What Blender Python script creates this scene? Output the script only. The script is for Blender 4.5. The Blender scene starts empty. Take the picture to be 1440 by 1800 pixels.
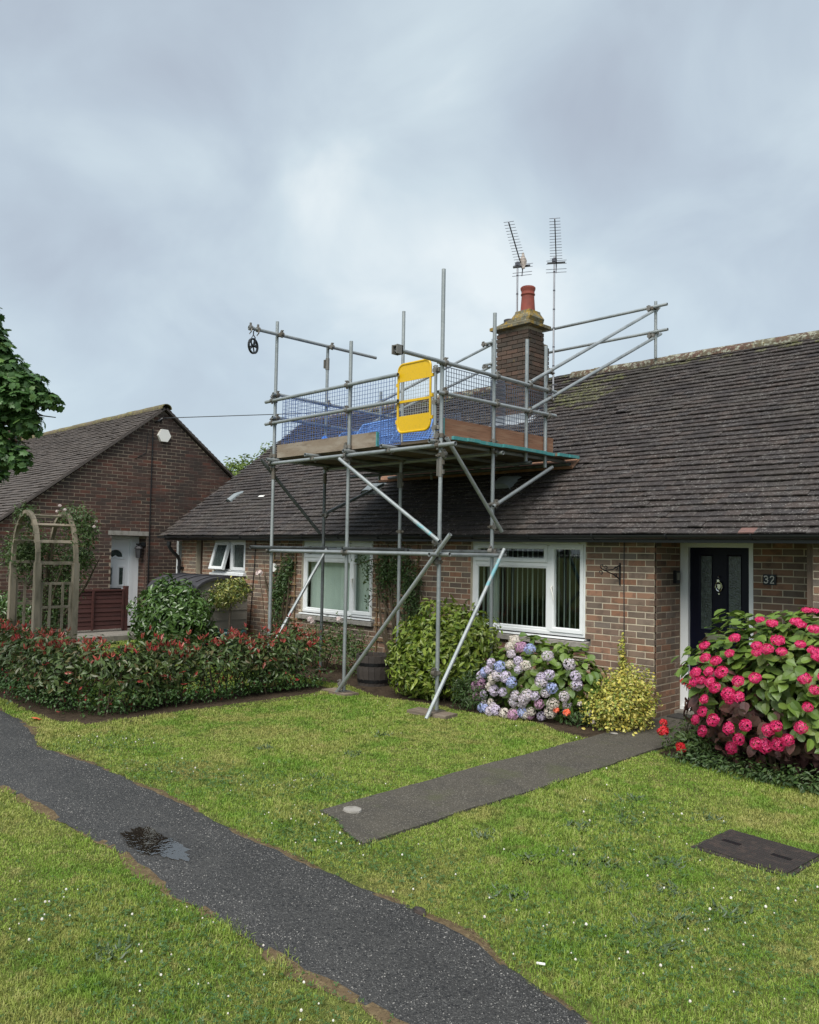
import bpy, math, random
import numpy as np
from mathutils import Vector, Matrix

random.seed(7)
rng = np.random.default_rng(11)
SC = bpy.context.scene
COL = SC.collection

# ------------------------------------------------------------------ camera
EYE = np.array([0.0, 0.0, 1.85])
YAW, PITCH, ROLL, FPX = math.radians(45.2434), math.radians(2.7868), math.radians(1.0232), 1422.74
_f = np.array([-math.sin(YAW)*math.cos(PITCH), math.cos(YAW)*math.cos(PITCH), math.sin(PITCH)])
_r0 = np.array([math.cos(YAW), math.sin(YAW), 0.0])
_u0 = np.cross(_r0, _f)
_r = _r0*math.cos(ROLL) + _u0*math.sin(ROLL)
_u = -_r0*math.sin(ROLL) + _u0*math.cos(ROLL)
cam_d = bpy.data.cameras.new("camera")
cam_d.sensor_fit = 'HORIZONTAL'
cam_d.sensor_width = 36.0
cam_d.lens = 36.0*FPX/1440.0
cam_d.clip_end = 2000
cam_d.clip_start = 0.05
cam = bpy.data.objects.new("camera", cam_d)
COL.objects.link(cam)
cam.matrix_world = Matrix(((_r[0], _u[0], -_f[0], EYE[0]), (_r[1], _u[1], -_f[1], EYE[1]), (_r[2], _u[2], -_f[2], EYE[2]), (0, 0, 0, 1)))
SC.camera = cam

# ------------------------------------------------------------------ sky, sun, exposure
SUN_EL, SUN_AZ = math.radians(66), math.radians(200)     # high behind the photographer, veiled by cloud
world = bpy.data.worlds.new("World")
SC.world = world
world.use_nodes = True
nt = world.node_tree
nt.nodes.clear()
N_, L_ = nt.nodes, nt.links
out = N_.new('ShaderNodeOutputWorld')
bg = N_.new('ShaderNodeBackground')
bg.inputs['Strength'].default_value = 0.1
L_.new(bg.outputs[0], out.inputs[0])
sky = N_.new('ShaderNodeTexSky')
sky.sky_type = 'NISHITA'
sky.sun_disc = False
sky.sun_elevation = SUN_EL
sky.sun_rotation = SUN_AZ
tc = N_.new('ShaderNodeTexCoord')
sep = N_.new('ShaderNodeSeparateXYZ')
L_.new(tc.outputs['Generated'], sep.inputs[0])
mx = N_.new('ShaderNodeMath'); mx.operation = 'MAXIMUM'; mx.inputs[1].default_value = 0.0
L_.new(sep.outputs['Z'], mx.inputs[0])
ad = N_.new('ShaderNodeMath'); ad.operation = 'ADD'; ad.inputs[1].default_value = 0.85
L_.new(mx.outputs[0], ad.inputs[0])
dv = N_.new('ShaderNodeVectorMath'); dv.operation = 'DIVIDE'
cb = N_.new('ShaderNodeCombineXYZ')
for i_ in range(3):
    L_.new(ad.outputs[0], cb.inputs[i_])
L_.new(tc.outputs['Generated'], dv.inputs[0]); L_.new(cb.outputs[0], dv.inputs[1])
def wnoise(scale, detail, rough, dist, off):
    mp = N_.new('ShaderNodeMapping'); mp.inputs['Location'].default_value = off
    L_.new(dv.outputs[0], mp.inputs[0])
    n = N_.new('ShaderNodeTexNoise'); n.inputs['Scale'].default_value = scale; n.inputs['Detail'].default_value = detail
    n.inputs['Roughness'].default_value = rough; n.inputs['Distortion'].default_value = dist
    L_.new(mp.outputs[0], n.inputs['Vector'])
    return n
n1 = wnoise(2.3, 2.5, 0.45, 0.25, (2.4, 6.6, 1.1))
n2 = wnoise(6.0, 5.0, 0.5, 0.35, (1.1, 2.4, 1.0))
mixn = N_.new('ShaderNodeMix'); mixn.data_type = 'FLOAT'; mixn.inputs[0].default_value = 0.43
L_.new(n1.outputs['Fac'], mixn.inputs[2]); L_.new(n2.outputs['Fac'], mixn.inputs[3])
wr = N_.new('ShaderNodeValToRGB')
EXPO = 1.5
cr = wr.color_ramp
cr.elements[0].position = 0.36; cr.elements[0].color = (0.445, 0.505, 0.585, 1)
cr.elements[1].position = 0.66; cr.elements[1].color = (0.83, 0.90, 0.92, 1)
for p_, c_ in ((0.46, (0.52, 0.605, 0.685)), (0.56, (0.63, 0.73, 0.79))):
    e_ = cr.elements.new(p_); e_.color = (*c_, 1)
L_.new(mixn.outputs[0], wr.inputs[0])
# the cloud sheet evens out into pale haze low in the sky
hz_ = N_.new('ShaderNodeMapRange'); hz_.inputs[1].default_value = 0.0; hz_.inputs[2].default_value = 0.30; hz_.inputs[3].default_value = 0.75; hz_.inputs[4].default_value = 0.0
L_.new(sep.outputs['Z'], hz_.inputs[0])
hm_ = N_.new('ShaderNodeMix'); hm_.data_type = 'RGBA'; hm_.inputs[7].default_value = (0.60, 0.72, 0.795, 1)
L_.new(hz_.outputs[0], hm_.inputs[0]); L_.new(wr.outputs[0], hm_.inputs[6])
sc_ = N_.new('ShaderNodeVectorMath'); sc_.operation = 'SCALE'; sc_.inputs['Scale'].default_value = 10.0/(2**EXPO)
L_.new(hm_.outputs[2], sc_.inputs[0])
mixs = N_.new('ShaderNodeMix'); mixs.data_type = 'RGBA'; mixs.inputs[0].default_value = 0.94
L_.new(sky.outputs[0], mixs.inputs[6]); L_.new(sc_.outputs[0], mixs.inputs[7])
L_.new(mixs.outputs[2], bg.inputs['Color'])

sun_d = bpy.data.lights.new("sun", 'SUN')
sun_d.energy = 1.5
sun_d.angle = math.radians(42)
sun_d.color = (1.0, 0.965, 0.91)
sun = bpy.data.objects.new("sun", sun_d)
COL.objects.link(sun)
# light comes from the south-east behind the camera, high up
sdir = Vector((0.30, -0.70, 0.95)).normalized()
sun.rotation_euler = sdir.to_track_quat('Z', 'Y').to_euler()
sun.location = (6, -6, 20)
sky.sun_elevation = math.asin(sdir.z)
sky.sun_rotation = math.atan2(sdir.x, sdir.y)

SC.view_settings.view_transform = 'Standard'
SC.view_settings.look = 'None'
SC.view_settings.exposure = EXPO
SC.view_settings.gamma = 1.0
SC.view_settings.use_curve_mapping = False
SC.render.engine = 'CYCLES'
SC.cycles.max_bounces = 8
SC.cycles.transparent_max_bounces = 24
SC.cycles.use_denoising = True

# ------------------------------------------------------------------ helpers: materials
def M(name, cols, rough=0.6, metal=0.0, spec=0.5, layers=(), bump=None, vary=0.0, transl=0.0, coat=0.0, objrand=True):
    m = bpy.data.materials.new(name)
    m.use_nodes = True
    t = m.node_tree; n = t.nodes; l = t.links
    bs = n['Principled BSDF']; mo = n['Material Output']
    geo = n.new('ShaderNodeNewGeometry')
    oi = n.new('ShaderNodeObjectInfo')
    a = n.new('ShaderNodeMath'); a.operation = 'ADD'
    l.new(geo.outputs['Random Per Island'], a.inputs[0]); l.new(oi.outputs['Random'], a.inputs[1])
    fr = n.new('ShaderNodeMath'); fr.operation = 'FRACT'; l.new(a.outputs[0], fr.inputs[0])
    if len(cols) > 1:
        rp = n.new('ShaderNodeValToRGB'); el = rp.color_ramp.elements
        k = len(cols)
        while len(el) < k:
            el.new(0.5)
        for i, c in enumerate(cols):
            el[i].position = i/(k-1)
        for i, c in enumerate(cols):
            el[i].color = (*c, 1)
        l.new(fr.outputs[0], rp.inputs[0]); cur = rp.outputs[0]
    else:
        rg = n.new('ShaderNodeRGB'); rg.outputs[0].default_value = (*cols[0], 1); cur = rg.outputs[0]
    if vary:
        m1 = n.new('ShaderNodeMath'); m1.operation = 'MULTIPLY'; m1.inputs[1].default_value = 7.31; l.new(fr.outputs[0], m1.inputs[0])
        m2 = n.new('ShaderNodeMath'); m2.operation = 'FRACT'; l.new(m1.outputs[0], m2.inputs[0])
        mr = n.new('ShaderNodeMapRange'); mr.inputs[3].default_value = 1-vary; mr.inputs[4].default_value = 1+vary; l.new(m2.outputs[0], mr.inputs[0])
        sc = n.new('ShaderNodeVectorMath'); sc.operation = 'SCALE'; l.new(cur, sc.inputs[0]); l.new(mr.outputs[0], sc.inputs['Scale']); cur = sc.outputs[0]
    for la in layers:
        scale, colr, lo, hi = la[:4]
        amt = la[4] if len(la) > 4 else 1.0
        st = la[5] if len(la) > 5 else (1, 1, 1)
        mp = n.new('ShaderNodeMapping'); mp.inputs['Scale'].default_value = st; mp.inputs['Location'].default_value = (scale*0.37, scale*0.11, lo*3)
        l.new(geo.outputs['Position'], mp.inputs[0])
        nz = n.new('ShaderNodeTexNoise'); nz.inputs['Scale'].default_value = scale; nz.inputs['Detail'].default_value = 5; nz.inputs['Roughness'].default_value = 0.6
        l.new(mp.outputs[0], nz.inputs['Vector'])
        mr = n.new('ShaderNodeMapRange'); mr.inputs[1].default_value = lo; mr.inputs[2].default_value = hi; mr.inputs[4].default_value = amt
        l.new(nz.outputs['Fac'], mr.inputs[0])
        mi = n.new('ShaderNodeMix'); mi.data_type = 'RGBA'; mi.inputs[7].default_value = (*colr, 1)
        l.new(mr.outputs[0], mi.inputs[0]); l.new(cur, mi.inputs[6]); cur = mi.outputs[2]
    l.new(cur, bs.inputs['Base Color'])
    bs.inputs['Roughness'].default_value = rough
    bs.inputs['Metallic'].default_value = metal
    bs.inputs['Specular IOR Level'].default_value = spec
    if coat:
        bs.inputs['Coat Weight'].default_value = coat
    if bump:
        bsz, bst = bump[0], bump[1]
        st = bump[2] if len(bump) > 2 else (1, 1, 1)
        mp = n.new('ShaderNodeMapping'); mp.inputs['Scale'].default_value = st; l.new(geo.outputs['Position'], mp.inputs[0])
        nz = n.new('ShaderNodeTexNoise'); nz.inputs['Scale'].default_value = bsz; nz.inputs['Detail'].default_value = 6
        l.new(mp.outputs[0], nz.inputs['Vector'])
        b = n.new('ShaderNodeBump'); b.inputs['Strength'].default_value = bst; b.inputs['Distance'].default_value = 0.01
        l.new(nz.outputs['Fac'], b.inputs['Height']); l.new(b.outputs[0], bs.inputs['Normal'])
    if transl:
        tr = n.new('ShaderNodeBsdfTranslucent'); l.new(cur, tr.inputs['Color'])
        ms = n.new('ShaderNodeMixShader'); ms.inputs[0].default_value = transl
        l.new(bs.outputs[0], ms.inputs[1]); l.new(tr.outputs[0], ms.inputs[2]); l.new(ms.outputs[0], mo.inputs[0])
    return m

def glass_mat(name, tint=(0.93, 0.97, 0.95), refl=1.0, bump=None):
    m = bpy.data.materials.new(name); m.use_nodes = True
    t = m.node_tree; n = t.nodes; l = t.links; n.clear()
    mo = n.new('ShaderNodeOutputMaterial'); tr = n.new('ShaderNodeBsdfTransparent'); gl = n.new('ShaderNodeBsdfGlossy')
    tr.inputs[0].default_value = (*tint, 1); gl.inputs['Roughness'].default_value = 0.01
    lw = n.new('ShaderNodeLayerWeight'); lw.inputs[0].default_value = 0.5
    pw = n.new('ShaderNodeMath'); pw.operation = 'POWER'; pw.inputs[1].default_value = 4.0; l.new(lw.outputs['Facing'], pw.inputs[0])
    mu = n.new('ShaderNodeMath'); mu.operation = 'MULTIPLY_ADD'; mu.inputs[1].default_value = 0.85; mu.inputs[2].default_value = 0.055*refl; mu.use_clamp = True
    l.new(pw.outputs[0], mu.inputs[0])
    if bump:
        geo = n.new('ShaderNodeNewGeometry'); nz = n.new('ShaderNodeTexNoise'); nz.inputs['Scale'].default_value = bump[0]; nz.inputs['Detail'].default_value = 2
        l.new(geo.outputs['Position'], nz.inputs['Vector']); b = n.new('ShaderNodeBump'); b.inputs['Strength'].default_value = bump[1]; b.inputs['Distance'].default_value = 0.01
        l.new(nz.outputs['Fac'], b.inputs['Height']); l.new(b.outputs[0], gl.inputs['Normal'])
    ms = n.new('ShaderNodeMixShader'); l.new(mu.outputs[0], ms.inputs[0]); l.new(tr.outputs[0], ms.inputs[1]); l.new(gl.outputs[0], ms.inputs[2])
    l.new(ms.outputs[0], mo.inputs[0])
    return m

# ------------------------------------------------------------------ helpers: meshes
BOXV = np.array([(-1,-1,-1),(1,-1,-1),(1,1,-1),(-1,1,-1),(-1,-1,1),(1,-1,1),(1,1,1),(-1,1,1)], float)*0.5
BOXF = np.array([(0,3,2,1),(4,5,6,7),(0,1,5,4),(1,2,6,5),(2,3,7,6),(3,0,4,7)])

def unit(v):
    v = np.asarray(v, float); return v/max(1e-9, np.linalg.norm(v))
def frame(d, up=(0, 0, 1)):
    d = unit(d); up = np.asarray(up, float)
    if abs(d@unit(up)) > 0.98: up = np.array([1.0, 0, 0])
    a = unit(np.cross(up, d)); b = np.cross(d, a)
    return a, b, d

class MB:
    def __init__(s):
        s.v = []; s.f = []; s.n = 0
    def add(s, V, F, mi=0):
        V = np.asarray(V, float)
        if isinstance(F, np.ndarray): F = [F]
        for g in F:
            g = np.atleast_2d(np.asarray(g, int)); s.f.append((g+s.n, mi))
        s.v.append(V); s.n += len(V); return s
    def box(s, lo, hi, mi=0):
        lo = np.asarray(lo, float); hi = np.asarray(hi, float)
        return s.add(BOXV*(hi-lo)+(lo+hi)/2, BOXF, mi)
    def obox(s, c, ex, ey, ez, mi=0):
        R = np.array([ex, ey, ez], float)
        return s.add(BOXV@R + np.asarray(c, float), BOXF, mi)
    def bar(s, p, q, w, h, up=(0, 0, 1), mi=0):
        p = np.asarray(p, float); q = np.asarray(q, float); a, b, d = frame(q-p, up)
        return s.obox((p+q)/2, a*w, b*h, q-p, mi)
    def tube(s, p, q, r, n=10, r2=None, caps=True, mi=0):
        p = np.asarray(p, float); q = np.asarray(q, float); a, b, d = frame(q-p); r2 = r if r2 is None else r2
        an = np.arange(n)*2*math.pi/n; ring = np.cos(an)[:, None]*a + np.sin(an)[:, None]*b
        V = np.vstack([p+ring*r, q+ring*r2]); i = np.arange(n); j = (i+1) % n
        F = [np.stack([i, j, j+n, i+n], 1)]
        if caps: F += [i[::-1][None], (i+n)[None]]
        return s.add(V, F, mi)
    def pipe(s, p, q, r, n=12, mi=0):           # hollow at both ends
        p = np.asarray(p, float); q = np.asarray(q, float); a, b, d = frame(q-p)
        an = np.arange(n)*2*math.pi/n; ring = np.cos(an)[:, None]*a + np.sin(an)[:, None]*b
        ri = r*0.82; dp = d*0.06
        V = np.vstack([p+ring*r, q+ring*r, p+ring*ri, q+ring*ri, p+ring*ri+dp, q+ring*ri-dp])
        i = np.arange(n); j = (i+1) % n
        F = [np.stack([i, j, j+n, i+n], 1), np.stack([i, i+2*n, j+2*n, j], 1), np.stack([i+n, j+n, j+3*n, i+3*n], 1),
             np.stack([i+2*n, i+4*n, j+4*n, j+2*n], 1), np.stack([i+3*n, j+3*n, j+5*n, i+5*n], 1), (i+4*n)[::-1][None], (i+5*n)[None]]
        return s.add(V, F, mi)
    def path(s, pts, r, n=6, mi=0, caps=True):
        pts = np.asarray(pts, float); k = len(pts); rs = np.broadcast_to(np.asarray(r, float), (k,))
        an = np.arange(n)*2*math.pi/n; V = []; up = (0.13, 0.21, 1)
        for i in range(k):
            d = pts[min(i+1, k-1)]-pts[max(i-1, 0)]; a, b, _ = frame(d, up)
            V.append(pts[i] + (np.cos(an)[:, None]*a + np.sin(an)[:, None]*b)*rs[i])
        i = np.arange(n); j = (i+1) % n; F = []
        for m_ in range(k-1): F.append(np.stack([i+m_*n, j+m_*n, j+(m_+1)*n, i+(m_+1)*n], 1))
        if caps: F += [i[::-1][None], (i+(k-1)*n)[None]]
        return s.add(np.vstack(V), F, mi)
    def lathe(s, prof, c, n=20, mi=0, axis=(0, 0, 1), sx=1.0, sy=1.0):
        a, b, d = frame(axis, (0, 1, 0)) if abs(axis[2]) < 0.9 else (np.array([1., 0, 0]), np.array([0, 1., 0]), np.array([0, 0, 1.]))
        c = np.asarray(c, float); an = np.arange(n)*2*math.pi/n; V = []
        for r, z in prof: V.append(c + (np.cos(an)[:, None]*a*sx + np.sin(an)[:, None]*b*sy)*r + d*z)
        i = np.arange(n); j = (i+1) % n; F = []; k = len(prof)
        for m_ in range(k-1): F.append(np.stack([i+m_*n, j+m_*n, j+(m_+1)*n, i+(m_+1)*n], 1))
        F += [i[::-1][None], (i+(k-1)*n)[None]]
        return s.add(np.vstack(V), F, mi)
    def prism(s, poly, h, mi=0):                # poly: Nx3, extruded by vector h
        P = np.asarray(poly, float); h = np.asarray(h, float); n = len(P); i = np.arange(n); j = (i+1) % n
        return s.add(np.vstack([P, P+h]), [i[::-1][None], (i+n)[None], np.stack([i, j, j+n, i+n], 1)], mi)
    def sheet(s, poly, mi=0):
        P = np.asarray(poly, float); return s.add(P, [np.arange(len(P))[None]], mi)
    def many(s, BV, BF, O, R, mi=0):            # base mesh at origins O (n,3), frames R (n,3,3) rows = images of axes
        n = len(O)
        if n == 0: return s
        V = np.einsum('vk,nkj->nvj', BV, R) + O[:, None, :]
        k = len(BV); off = (np.arange(n)*k)[:, None, None]
        if isinstance(BF, np.ndarray): BF = [BF]
        F = [(g[None]+off).reshape(-1, g.shape[1]) for g in BF]
        return s.add(V.reshape(-1, 3), F, mi)
    def mesh(s, name, mats, smooth=False, origin=None):
        V = np.vstack(s.v)
        if origin is not None: V = V - np.asarray(origin, float)
        me = bpy.data.meshes.new(name)
        for m_ in (mats if isinstance(mats, (list, tuple)) else [mats]): me.materials.append(m_)
        me.vertices.add(len(V)); me.vertices.foreach_set('co', V.astype(np.float32).ravel())
        tot = np.concatenate([np.full(len(g), g.shape[1]) for g, _ in s.f]); li = np.concatenate([g.ravel() for g, _ in s.f])
        mi = np.concatenate([np.full(len(g), m_) for g, m_ in s.f])
        me.loops.add(len(li)); me.loops.foreach_set('vertex_index', li.astype(np.int32))
        me.polygons.add(len(tot)); st = np.concatenate([[0], np.cumsum(tot)[:-1]])
        me.polygons.foreach_set('loop_start', st.astype(np.int32)); me.polygons.foreach_set('loop_total', tot.astype(np.int32))
        me.polygons.foreach_set('material_index', mi.astype(np.int32))
        me.polygons.foreach_set('use_smooth', np.full(len(tot), bool(smooth)))
        me.update(calc_edges=True)
        return me

WL = {}
def put(name, me, loc=(0, 0, 0), parent=None, kind=None, rot=None):
    o = bpy.data.objects.new(name, me); COL.objects.link(o)
    loc = Vector([float(x) for x in loc]); WL[o.name] = loc
    l_ = loc - WL[parent.name] if parent is not None else loc
    if parent is not None: o.parent = parent
    if rot is not None: o.matrix_basis = Matrix.Translation(l_) @ rot
    else: o.location = l_
    if kind: o['kind'] = kind
    return o
def part(name, mb, mats, parent=None, kind=None, smooth=False):
    V = np.vstack(mb.v); c = (V.min(0)+V.max(0))/2; c[2] = V[:, 2].min()
    return put(name, mb.mesh(name, mats, smooth, c), c, parent, kind)
def tag(o, label, cat, group=None):
    o['label'] = label; o['category'] = cat
    if group: o['group'] = group
    return o
def thing(name, label, cat, loc=(0, 0, 0), group=None):
    o = put(name, None, loc); o.empty_display_size = 0.1
    return tag(o, label, cat, group)
def rotm(R):  # rows = images of axes
    R = np.asarray(R, float).T
    return Matrix(((R[0][0], R[0][1], R[0][2], 0), (R[1][0], R[1][1], R[1][2], 0), (R[2][0], R[2][1], R[2][2], 0), (0, 0, 0, 1)))
def project(P):
    q = np.atleast_2d(P)-EYE; c = q@_f
    c = np.where(np.abs(c) < 1e-6, 1e-6, c)
    return 720+FPX*(q@_r)/c, 900-FPX*(q@_u)/c, c

# ------------------------------------------------------------------ materials
m_mortar = M('mortar', [(0.54, 0.47, 0.35)], 0.9, layers=((3, (0.40, 0.35, 0.27), 0.45, 0.7), (40, (0.60, 0.53, 0.41), 0.55, 0.7, 0.5)), bump=(120, 0.4))
m_brick = M('brick', [(0.220, 0.150, 0.108), (0.172, 0.136, 0.108), (0.258, 0.148, 0.098), (0.200, 0.142, 0.106), (0.160, 0.134, 0.112), (0.30, 0.155, 0.095), (0.205, 0.138, 0.100)], 0.85, spec=0.25, vary=0.2,
            layers=((9, (0.085, 0.066, 0.055), 0.5, 0.72, 0.7), (60, (0.22, 0.15, 0.11), 0.6, 0.75, 0.35)), bump=(90, 0.35))
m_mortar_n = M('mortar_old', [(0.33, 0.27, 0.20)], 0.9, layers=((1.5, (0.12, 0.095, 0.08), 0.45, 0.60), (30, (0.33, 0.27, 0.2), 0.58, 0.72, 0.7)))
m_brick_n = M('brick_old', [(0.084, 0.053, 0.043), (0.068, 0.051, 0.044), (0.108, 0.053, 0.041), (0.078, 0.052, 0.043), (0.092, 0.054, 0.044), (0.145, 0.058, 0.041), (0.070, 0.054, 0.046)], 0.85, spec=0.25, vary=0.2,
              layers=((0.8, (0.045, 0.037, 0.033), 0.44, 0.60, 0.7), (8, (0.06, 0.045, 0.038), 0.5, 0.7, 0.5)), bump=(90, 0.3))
m_brick_c = M('brick_chimney', [(0.10, 0.070, 0.054), (0.075, 0.060, 0.050), (0.115, 0.072, 0.054), (0.085, 0.064, 0.052)], 0.9, spec=0.2, vary=0.2,
              layers=((5, (0.062, 0.054, 0.045), 0.45, 0.62, 0.8), (7, (0.26, 0.18, 0.05), 0.66, 0.72, 0.8), (30, (0.2, 0.18, 0.14), 0.64, 0.72, 0.5)), bump=(70, 0.6))
m_tile = M('clay_tile', [(0.043, 0.035, 0.032), (0.054, 0.043, 0.039), (0.041, 0.035, 0.034), (0.061, 0.046, 0.040), (0.039, 0.034, 0.034), (0.052, 0.043, 0.039)], 0.8, spec=0.3, vary=0.15,
           layers=((20, (0.150, 0.138, 0.128), 0.54, 0.66, 0.75), (55, (0.36, 0.35, 0.32), 0.615, 0.665, 0.85), (2.2, (0.034, 0.029, 0.029), 0.48, 0.64, 0.7), (0.7, (0.072, 0.064, 0.054), 0.54, 0.66, 0.5)), bump=(80, 0.5))
m_tile_red = M('clay_tile_new', [(0.17, 0.092, 0.078)], 0.8, layers=((30, (0.12, 0.08, 0.07), 0.5, 0.65, 0.7),), bump=(80, 0.5))
m_tile_moss = M('clay_tile_mossy', [(0.060, 0.058, 0.042), (0.075, 0.066, 0.048), (0.052, 0.046, 0.040)], 0.9, spec=0.2, vary=0.2,
                layers=((14, (0.13, 0.135, 0.055), 0.48, 0.6, 0.8), (40, (0.42, 0.42, 0.32), 0.60, 0.66, 0.9)), bump=(60, 0.6))
m_tile_n = M('clay_tile_worn', [(0.095, 0.080, 0.072), (0.108, 0.090, 0.080), (0.086, 0.074, 0.068)], 0.85, spec=0.3, vary=0.1,
             layers=((30, (0.18, 0.16, 0.14), 0.58, 0.70, 0.6), (3, (0.055, 0.045, 0.042), 0.5, 0.65, 0.6)), bump=(80, 0.5))
m_ridge = M('ridge_tile', [(0.105, 0.062, 0.048), (0.09, 0.062, 0.05), (0.12, 0.068, 0.05)], 0.9, spec=0.2, vary=0.15,
            layers=((6, (0.13, 0.125, 0.085), 0.46, 0.60, 0.8), (16, (0.33, 0.34, 0.27), 0.50, 0.60, 0.9), (9, (0.20, 0.15, 0.04), 0.62, 0.70, 0.8), (22, (0.055, 0.048, 0.035), 0.56, 0.66, 0.7)), bump=(40, 0.8))
m_ridge_n = M('ridge_tile_mossy', [(0.13, 0.115, 0.07), (0.15, 0.12, 0.085)], 0.9, spec=0.2, layers=((9, (0.22, 0.20, 0.08), 0.5, 0.6, 0.8), (22, (0.07, 0.055, 0.045), 0.55, 0.65, 0.7)), bump=(40, 0.8))
m_deck = M('roof_underlay', [(0.018, 0.016, 0.016)], 0.95)
m_black = M('black_plastic', [(0.012, 0.013, 0.015)], 0.35, spec=0.5)
m_iron = M('black_iron', [(0.012, 0.012, 0.012)], 0.5)
m_upvc = M('white_upvc', [(0.78, 0.80, 0.80)], 0.3, spec=0.5, layers=((3, (0.66, 0.69, 0.68), 0.5, 0.7, 0.5),))
m_upvc_n = M('white_door_upvc', [(0.84, 0.86, 0.88)], 0.35)
m_sill = M('concrete_sill', [(0.30, 0.28, 0.25)], 0.9, layers=((12, (0.20, 0.185, 0.16), 0.48, 0.66), (50, (0.42, 0.41, 0.38), 0.6, 0.7, 0.6)), bump=(90, 0.4))
m_conc = M('concrete', [(0.22, 0.20, 0.17)], 0.92, layers=((6, (0.15, 0.14, 0.12), 0.45, 0.65), (60, (0.36, 0.34, 0.31), 0.6, 0.7, 0.6)), bump=(120, 0.5))
m_glass = glass_mat('window_glass')
m_glass_d = M('obscure_glass', [(0.03, 0.045, 0.042)], 0.12, spec=0.7, layers=((14, (0.06, 0.085, 0.075), 0.45, 0.65),), bump=(60, 0.5))
m_blind = M('vertical_blind', [(0.64, 0.70, 0.64), (0.58, 0.64, 0.59), (0.68, 0.73, 0.67)], 0.8, transl=0.2)
m_room = M('room', [(0.10, 0.10, 0.09)], 0.9)
m_curtain = M('curtain', [(0.50, 0.53, 0.50)], 0.85)
m_navy = M('navy_paint', [(0.0020, 0.0028, 0.012)], 0.42, spec=0.22)
m_chrome = M('chrome', [(0.75, 0.75, 0.74)], 0.14, metal=1.0)
m_brass = M('brushed_metal', [(0.45, 0.43, 0.36)], 0.3, metal=1.0)
m_galv = M('galvanised_tube', [(0.36, 0.385, 0.385), (0.31, 0.335, 0.34), (0.40, 0.42, 0.42)], 0.48, metal=0.55, spec=0.5, vary=0.08,
           layers=((5, (0.24, 0.265, 0.27), 0.45, 0.65, 0.7), (26, (0.46, 0.48, 0.475), 0.55, 0.7, 0.5), (13, (0.20, 0.15, 0.11), 0.68, 0.75, 0.7)), bump=(30, 0.12))
m_galv_dk = M('dark_tube', [(0.13, 0.145, 0.15), (0.16, 0.175, 0.175)], 0.55, metal=0.5, layers=((8, (0.08, 0.085, 0.085), 0.45, 0.65, 0.8), (15, (0.16, 0.10, 0.07), 0.64, 0.74, 0.7)))  # darker tube colour with brown flecks
m_teal = M('teal_paint', [(0.055, 0.25, 0.25)], 0.6, layers=((20, (0.16, 0.30, 0.29), 0.5, 0.65, 0.7),))
m_band = M('worn_blue_paint', [(0.16, 0.36, 0.40)], 0.55, metal=0.3, layers=((18, (0.33, 0.36, 0.36), 0.46, 0.58),))
m_coup = M('coupler_steel', [(0.17, 0.165, 0.15), (0.23, 0.22, 0.20), (0.13, 0.11, 0.085)], 0.55, metal=0.5, layers=((60, (0.17, 0.10, 0.06), 0.55, 0.7, 0.7),))
m_board = M('scaffold_board', [(0.20, 0.155, 0.115), (0.17, 0.135, 0.105), (0.23, 0.18, 0.135)], 0.85, spec=0.2,
            layers=((7, (0.11, 0.088, 0.07), 0.45, 0.65, 0.8, (0.25, 1, 3)), (12, (0.30, 0.255, 0.20), 0.55, 0.7, 0.7, (0.2, 1, 4))), bump=(40, 0.3, (0.1, 1, 3)))
m_toe_f = M('toe_board_grey', [(0.225, 0.18, 0.135)], 0.85, spec=0.2, layers=((4, (0.30, 0.26, 0.21), 0.45, 0.62, 0.8, (0.5, 1, 2)), (9, (0.12, 0.09, 0.07), 0.55, 0.7, 0.8, (0.4, 1, 2))), bump=(30, 0.3))
m_toe_r = M('toe_board_red', [(0.26, 0.135, 0.085)], 0.85, spec=0.2, layers=((5, (0.33, 0.20, 0.13), 0.45, 0.62, 0.7, (1, 0.4, 5)), (14, (0.14, 0.075, 0.05), 0.52, 0.68, 0.8, (1, 0.25, 6))), bump=(30, 0.3))
m_yellow = M('yellow_paint', [(0.66, 0.41, 0.006)], 0.42, layers=((30, (0.52, 0.33, 0.01), 0.55, 0.7, 0.6), (60, (0.30, 0.22, 0.06), 0.64, 0.70, 0.7)))
m_mesh_b = M('blue_wire', [(0.085, 0.15, 0.36), (0.11, 0.17, 0.37)], 0.5)
m_mesh_c = M('bright_blue_wire', [(0.10, 0.22, 0.54), (0.13, 0.26, 0.56)], 0.5)
m_mesh_g = M('grey_blue_wire', [(0.12, 0.14, 0.20), (0.14, 0.16, 0.22)], 0.5)
m_mesh_s = M('silver_wire', [(0.42, 0.44, 0.44)], 0.5, metal=0.4)
m_tarp = M('blue_sheet', [(0.03, 0.17, 0.62)], 0.4, layers=((14, (0.12, 0.30, 0.75), 0.5, 0.65, 0.6),))
m_tarmac = M('tarmac', [(0.034, 0.033, 0.032)], 0.62, spec=0.45,
             layers=((2.2, (0.052, 0.050, 0.047), 0.45, 0.65, 0.8), (110, (0.095, 0.093, 0.088), 0.54, 0.60, 0.85), (60, (0.012, 0.012, 0.013), 0.54, 0.62, 0.9)), bump=(120, 1.0))
m_chip = M('stone_chip', [(0.020, 0.020, 0.020), (0.045, 0.045, 0.045), (0.085, 0.085, 0.082), (0.14, 0.137, 0.13), (0.30, 0.285, 0.26)], 0.7)
m_gpath = M('old_concrete', [(0.085, 0.076, 0.060)], 0.85, spec=0.3,
            layers=((4, (0.066, 0.060, 0.049), 0.45, 0.62, 0.9), (90, (0.24, 0.22, 0.185), 0.57, 0.63, 0.8), (45, (0.045, 0.042, 0.036), 0.56, 0.68, 0.7), (2.5, (0.085, 0.09, 0.045), 0.58, 0.72, 0.6)), bump=(110, 0.9))
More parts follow.
